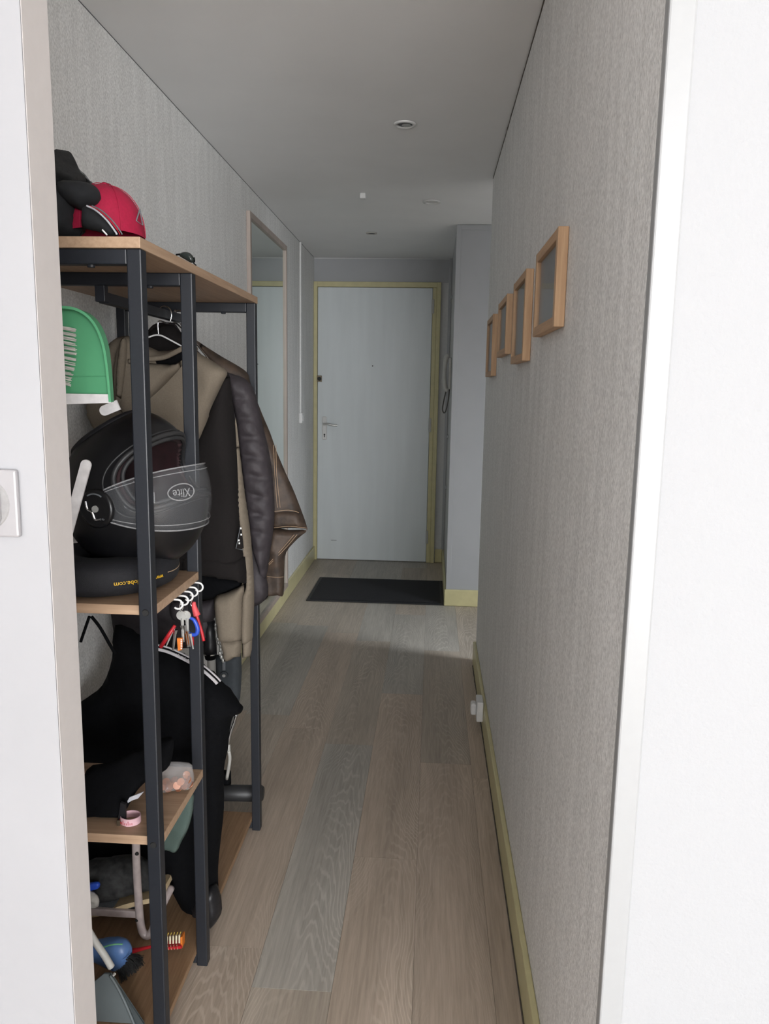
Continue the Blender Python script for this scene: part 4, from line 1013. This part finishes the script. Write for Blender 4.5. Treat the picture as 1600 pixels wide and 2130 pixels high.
bmesh.ops.recalc_face_normals(bm, faces=bm.faces); cb = obj('tape', bm, mat('pale_pink_tape', (.66, .42, .46, 1), .5), t)
bm = bmesh.new()
for i in range(12):
    a = -pi*.95+i*.17; x, y = cx+.0206*math.cos(a), cy+.0187*math.sin(a); addbox(bm, x-.0004, x+.0004, y-.0004, y+.0004, S3+.004, S3+(.012 if i % 3 == 0 else .008))
obj('tape_marks', bm, M['red'], cb)
obj('metal_end', box(cx-.0205, cx-.0145, cy-.0165, cy-.0145, S3+.001, S3+.012), M['brass'], t)
# hanging bag under the shelf
t = obj('plastic_bag', pillow([(386, 1652), (402, 1650), (403, 1672), (398, 1702), (390, 1728), (378, 1750), (366, 1773), (350, 1770), (330, 1764), (330, 1740), (350, 1700)], 1.535, .008, .008, .006, folds(.004, 25, 25, 2)), M['greenbag'], smooth=True)
tag(t, 'greenish clear plastic bag hanging under the lowest shelf', 'bag')

# ================================================================ FLOOR LEVEL
BZ = .0435
SYR = 1.588
t = thing('shoe_stand', 'low shoe stand of pinkish white bent tube under the lowest shelf', 'shoe rack', (-.68, SYR, BZ))
pth = cr_curve([at(x, y, SYR) for x, y in [(283, 1745), (284, 1800), (288, 1870), (292, 1918), (297, 1938), (306, 1946), (316, 1938), (324, 1915)]]+[at(340, 1878, SYR+.03), at(356, 1846, SYR+.07)], 5)
bm = bmesh.new(); tube(bm, pth, .0092, 14); obj('leg', bm, M['tubew'], t, True)
a, b_e = at(150, 1890, SYR+.004), at(286, 1903, SYR+.004)
bm = bmesh.new(); addbox(bm, a.x, b_e.x, SYR, SYR+.010, (a.z+b_e.z)/2-.010, (a.z+b_e.z)/2+.008, .002); obj('crossbar', bm, M['tubew'], t)
obj('tray', box(-.86, -.66, SYR+.013, SYR+.17, .108, .114), M['slate'], t)
bm = bmesh.new(); q_ = at(284, 1775, SYR-.0096); lathe(bm, [(.004, q_.y), (.005, q_.y+.002)], (q_.x, 0, q_.z-.002), 'Y', 12); obj('screw', bm, M['keyhole'], t)
bm = bmesh.new(); q_ = at(284, 1914, SYR-.0096); lathe(bm, [(.003, q_.y), (.004, q_.y+.002)], (q_.x, 0, q_.z-.002), 'Y', 12); obj('screw', bm, M['keyhole'], t)
t = thing('worn_shoe', 'charcoal suede shoe with a beige rubber sole on the white shoe stand', 'shoe', (-.72, 1.64, .12))
obj('upper', pillow([(170, 1800), (215, 1790), (258, 1784), (290, 1790), (315, 1808), (335, 1828), (344, 1838), (315, 1846), (275, 1856), (235, 1868), (190, 1876), (170, 1872)], 1.645, .040, .03, .010, folds(.006, 20, 20, 5)), M['shoe'], t, True)
strap([(186, 1880), (215, 1877), (245, 1871), (275, 1861), (310, 1852), (346, 1845)], 1.64, .0115, .088, M['sole'], t, 'sole')
t = thing('dark_filler', 'added dark filler extending the shade behind the charcoal suede shoe, under the lowest shelf', 'shoe', (-.70, 1.74, .16))  # black shape added to extend the darkness behind the suede shoe
obj('upper', pillow([(150, 1762), (210, 1756), (262, 1756), (306, 1766), (330, 1788), (330, 1815), (280, 1830), (210, 1840), (150, 1842)], 1.74, .036, .03, .012, folds(.006, 20, 20, 7)), M['black'], t, True)
o = obj('blue_clip', pillow([(184, 1838), (198, 1834), (208, 1837), (206, 1847), (196, 1851), (184, 1851)], 1.585, .006, .005, .003), M['blue'], smooth=True); tag(o, 'small blue plastic clip beside the suede shoe', 'clip')
o['label'] = 'small blue plastic clip beside the toe of the charcoal suede shoe'
o = obj('tissue', pillow([(178, 1856), (196, 1858), (206, 1872), (204, 1886), (190, 1888), (178, 1884)], 1.572, .008, .006, .003, folds(.006, 80, 80, 2)), M['bristle'], smooth=True); tag(o, 'crumpled off-white tissue at the end of the shoe stand', 'tissue')
# blue brush
BBY = 1.46
t = thing('blue_brush', 'steel blue sweeping brush with black bristles lying on the brown board', 'brush', tuple(at(245, 2015, BBY)))
obj('brush_head', pillow([(186, 1962), (208, 1955), (235, 1951), (258, 1955), (272, 1967), (275, 1982), (270, 1997), (258, 2010), (243, 2017), (228, 2012), (208, 2002), (186, 1990)], BBY, .022, .03, .006), M['brushblue'], t, True)
bm = bmesh.new(); tube(bm, cr_curve([at(x, y, BBY-.0215) for x, y in [(208, 1973), (225, 1967), (240, 1964), (255, 1964)]], 5), .0017, 6); obj('stripe', bm, M['lime'], t)
bm = bmesh.new(); tube(bm, cr_curve([at(x, y, BBY-.018) for x, y in [(212, 2001), (235, 2000), (258, 1994), (271, 1984)]], 5), .0010, 6); obj('seam', bm, M['brushblue'], t)
bm = bmesh.new()
for k in range(420):
    u = rc.random(); x0 = 272-u*30+rc.uniform(-3, 3); y0 = 1986+u*28+rc.uniform(-4, 4); x1 = 298-u*44+rc.uniform(-6, 4); y1 = 2000+u*40+rc.uniform(-14, 8)
    Ya = BBY+rc.uniform(-.014, .022); tube(bm, [at(x0, y0, Ya), at((x0+x1)/2+3, (y0+y1)/2-1, Ya), at(x1, y1, Ya+rc.uniform(-.01, .01))], .0008, 3)
o = obj('bristles', bm, M['blackbr'], t); o['kind'] = 'stuff'
# red wire brush
RY = 1.545
t = thing('red_wire_brush', 'red handled wire brush with cream and yellow bristles on the brown board', 'brush', tuple(at(345, 1975, RY)))
bm = bmesh.new(); tube(bm, cr_curve([at(x, y, RY) for x, y in [(262, 1980), (285, 1976), (310, 1970), (324, 1968)]], 5), [.0065, .0062, .006, .0056, .0054, .005, .0046, .0042, .004, .0038, .0036, .0036, .0036, .0036, .0036, .0036], 8)
obj('handle', bm, M['red'], t, True)
obj('brush_head', slab([(318, 1966), (379, 1961), (381, 1966), (320, 1972)], RY, .022), M['red'], t)
obj('end_plate', slab([(378, 1944), (382, 1943), (382, 1966), (378, 1967)], RY+.004, .018), M['orange'], t)
bm = bmesh.new()
for k in range(9):
    for j in range(2):
        p0 = at(322+k*6.4, 1965-k*.5, RY-.006+j*.010); p1 = at(322+k*6.4, 1951-k*.8, RY-.006+j*.010); tube(bm, [p0, p1], .0021, 6)
obj('bristles', bm, M['creambr'], t)
bm = bmesh.new()
for k in range(9):
    for j in range(2): p0 = at(322+k*6.4, 1951-k*.8, RY+.003+j*.010); p1 = at(325+k*6.4, 1942-k*.5, RY+.005+j*.010); tube(bm, [p0, p1], .0013, 5)
obj('bristles', bm, M['goldbr'], t)
bm = bmesh.new()
for k in range(8): tube(bm, [at(323+k*6.4, 1968-k*.4, RY-.009), at(325+k*6.4, 1978-k*.4, RY-.012)], .0007, 4)
obj('bristles', bm, M['sole'], t)
# grey dustpan
DY = 1.352
t = thing('grey_dustpan', 'grey plastic dustpan with a tubular handle standing at the bottom left corner', 'dustpan', (-.60, DY, BZ))
P = [(150, 2090), (188, 2048), (206, 2026), (224, 2012), (238, 2012), (252, 2030), (272, 2062), (292, 2100), (307, 2132)]
bm = bmesh.new(); F_ = [at(x, y, DY+.03) for x, y in P]; zb = BZ+.001
bt_ = [Vector((F_[-1].x+.006, DY, zb)), Vector((F_[0].x, DY, zb))]
def lean(p): return Vector((p.x, DY+.14*(p.z-zb), p.z))
F_ = [lean(p) for p in F_]+bt_
a1 = [bm.verts.new(p+Vector((0, -.002, 0))) for p in F_]; a2 = [bm.verts.new(p+Vector((0, .002, 0))) for p in F_]
bm.faces.new(a1); bm.faces.new(a2[::-1])
for i in range(len(F_)): bm.faces.new((a1[i], a2[i], a2[(i+1) % len(F_)], a1[(i+1) % len(F_)]))
bmesh.ops.recalc_face_normals(bm, faces=bm.faces); obj('pan', bm, M['pan'], t)
bm = bmesh.new(); tube(bm, cr_curve([F_[i]+Vector((0, -.006, 0)) for i in range(4, 9)]+[F_[9]+Vector((0, -.006, 0))], 4), .0028, 8); obj('rim', bm, M['pan'], t, True)
bm = bmesh.new(); tube(bm, cr_curve([at(x, y, DY+.018) for x, y in [(150, 1890), (180, 1930), (200, 1962), (218, 1988), (232, 2012)]], 5), [.0070]*21, 12); obj('handle', bm, M['oldplastic'], t, True)
bm = bmesh.new(); q_ = at(237, 2028, DY+.010); lathe(bm, [(.002, q_.y-.002), (.003, q_.y+.003)], (q_.x, 0, q_.z), 'Y', 10); obj('rivet', bm, M['bristle'], t)
# black straps crossing in front of the wallpaper behind the rack
t = thing('black_bag_straps', 'thin crossed black straps under the middle shelf, against the wallpaper', 'straps', tuple(at(200, 1300, 1.66)))
for P in ([(186, 1282), (178, 1305), (168, 1335)], [(190, 1282), (208, 1305), (228, 1340), (240, 1360)]):
    bm = bmesh.new(); tube(bm, cr_curve([at(x, y, 1.566) for x, y in P], 4), .0035, 6); obj('strap', bm, M['black'], t)
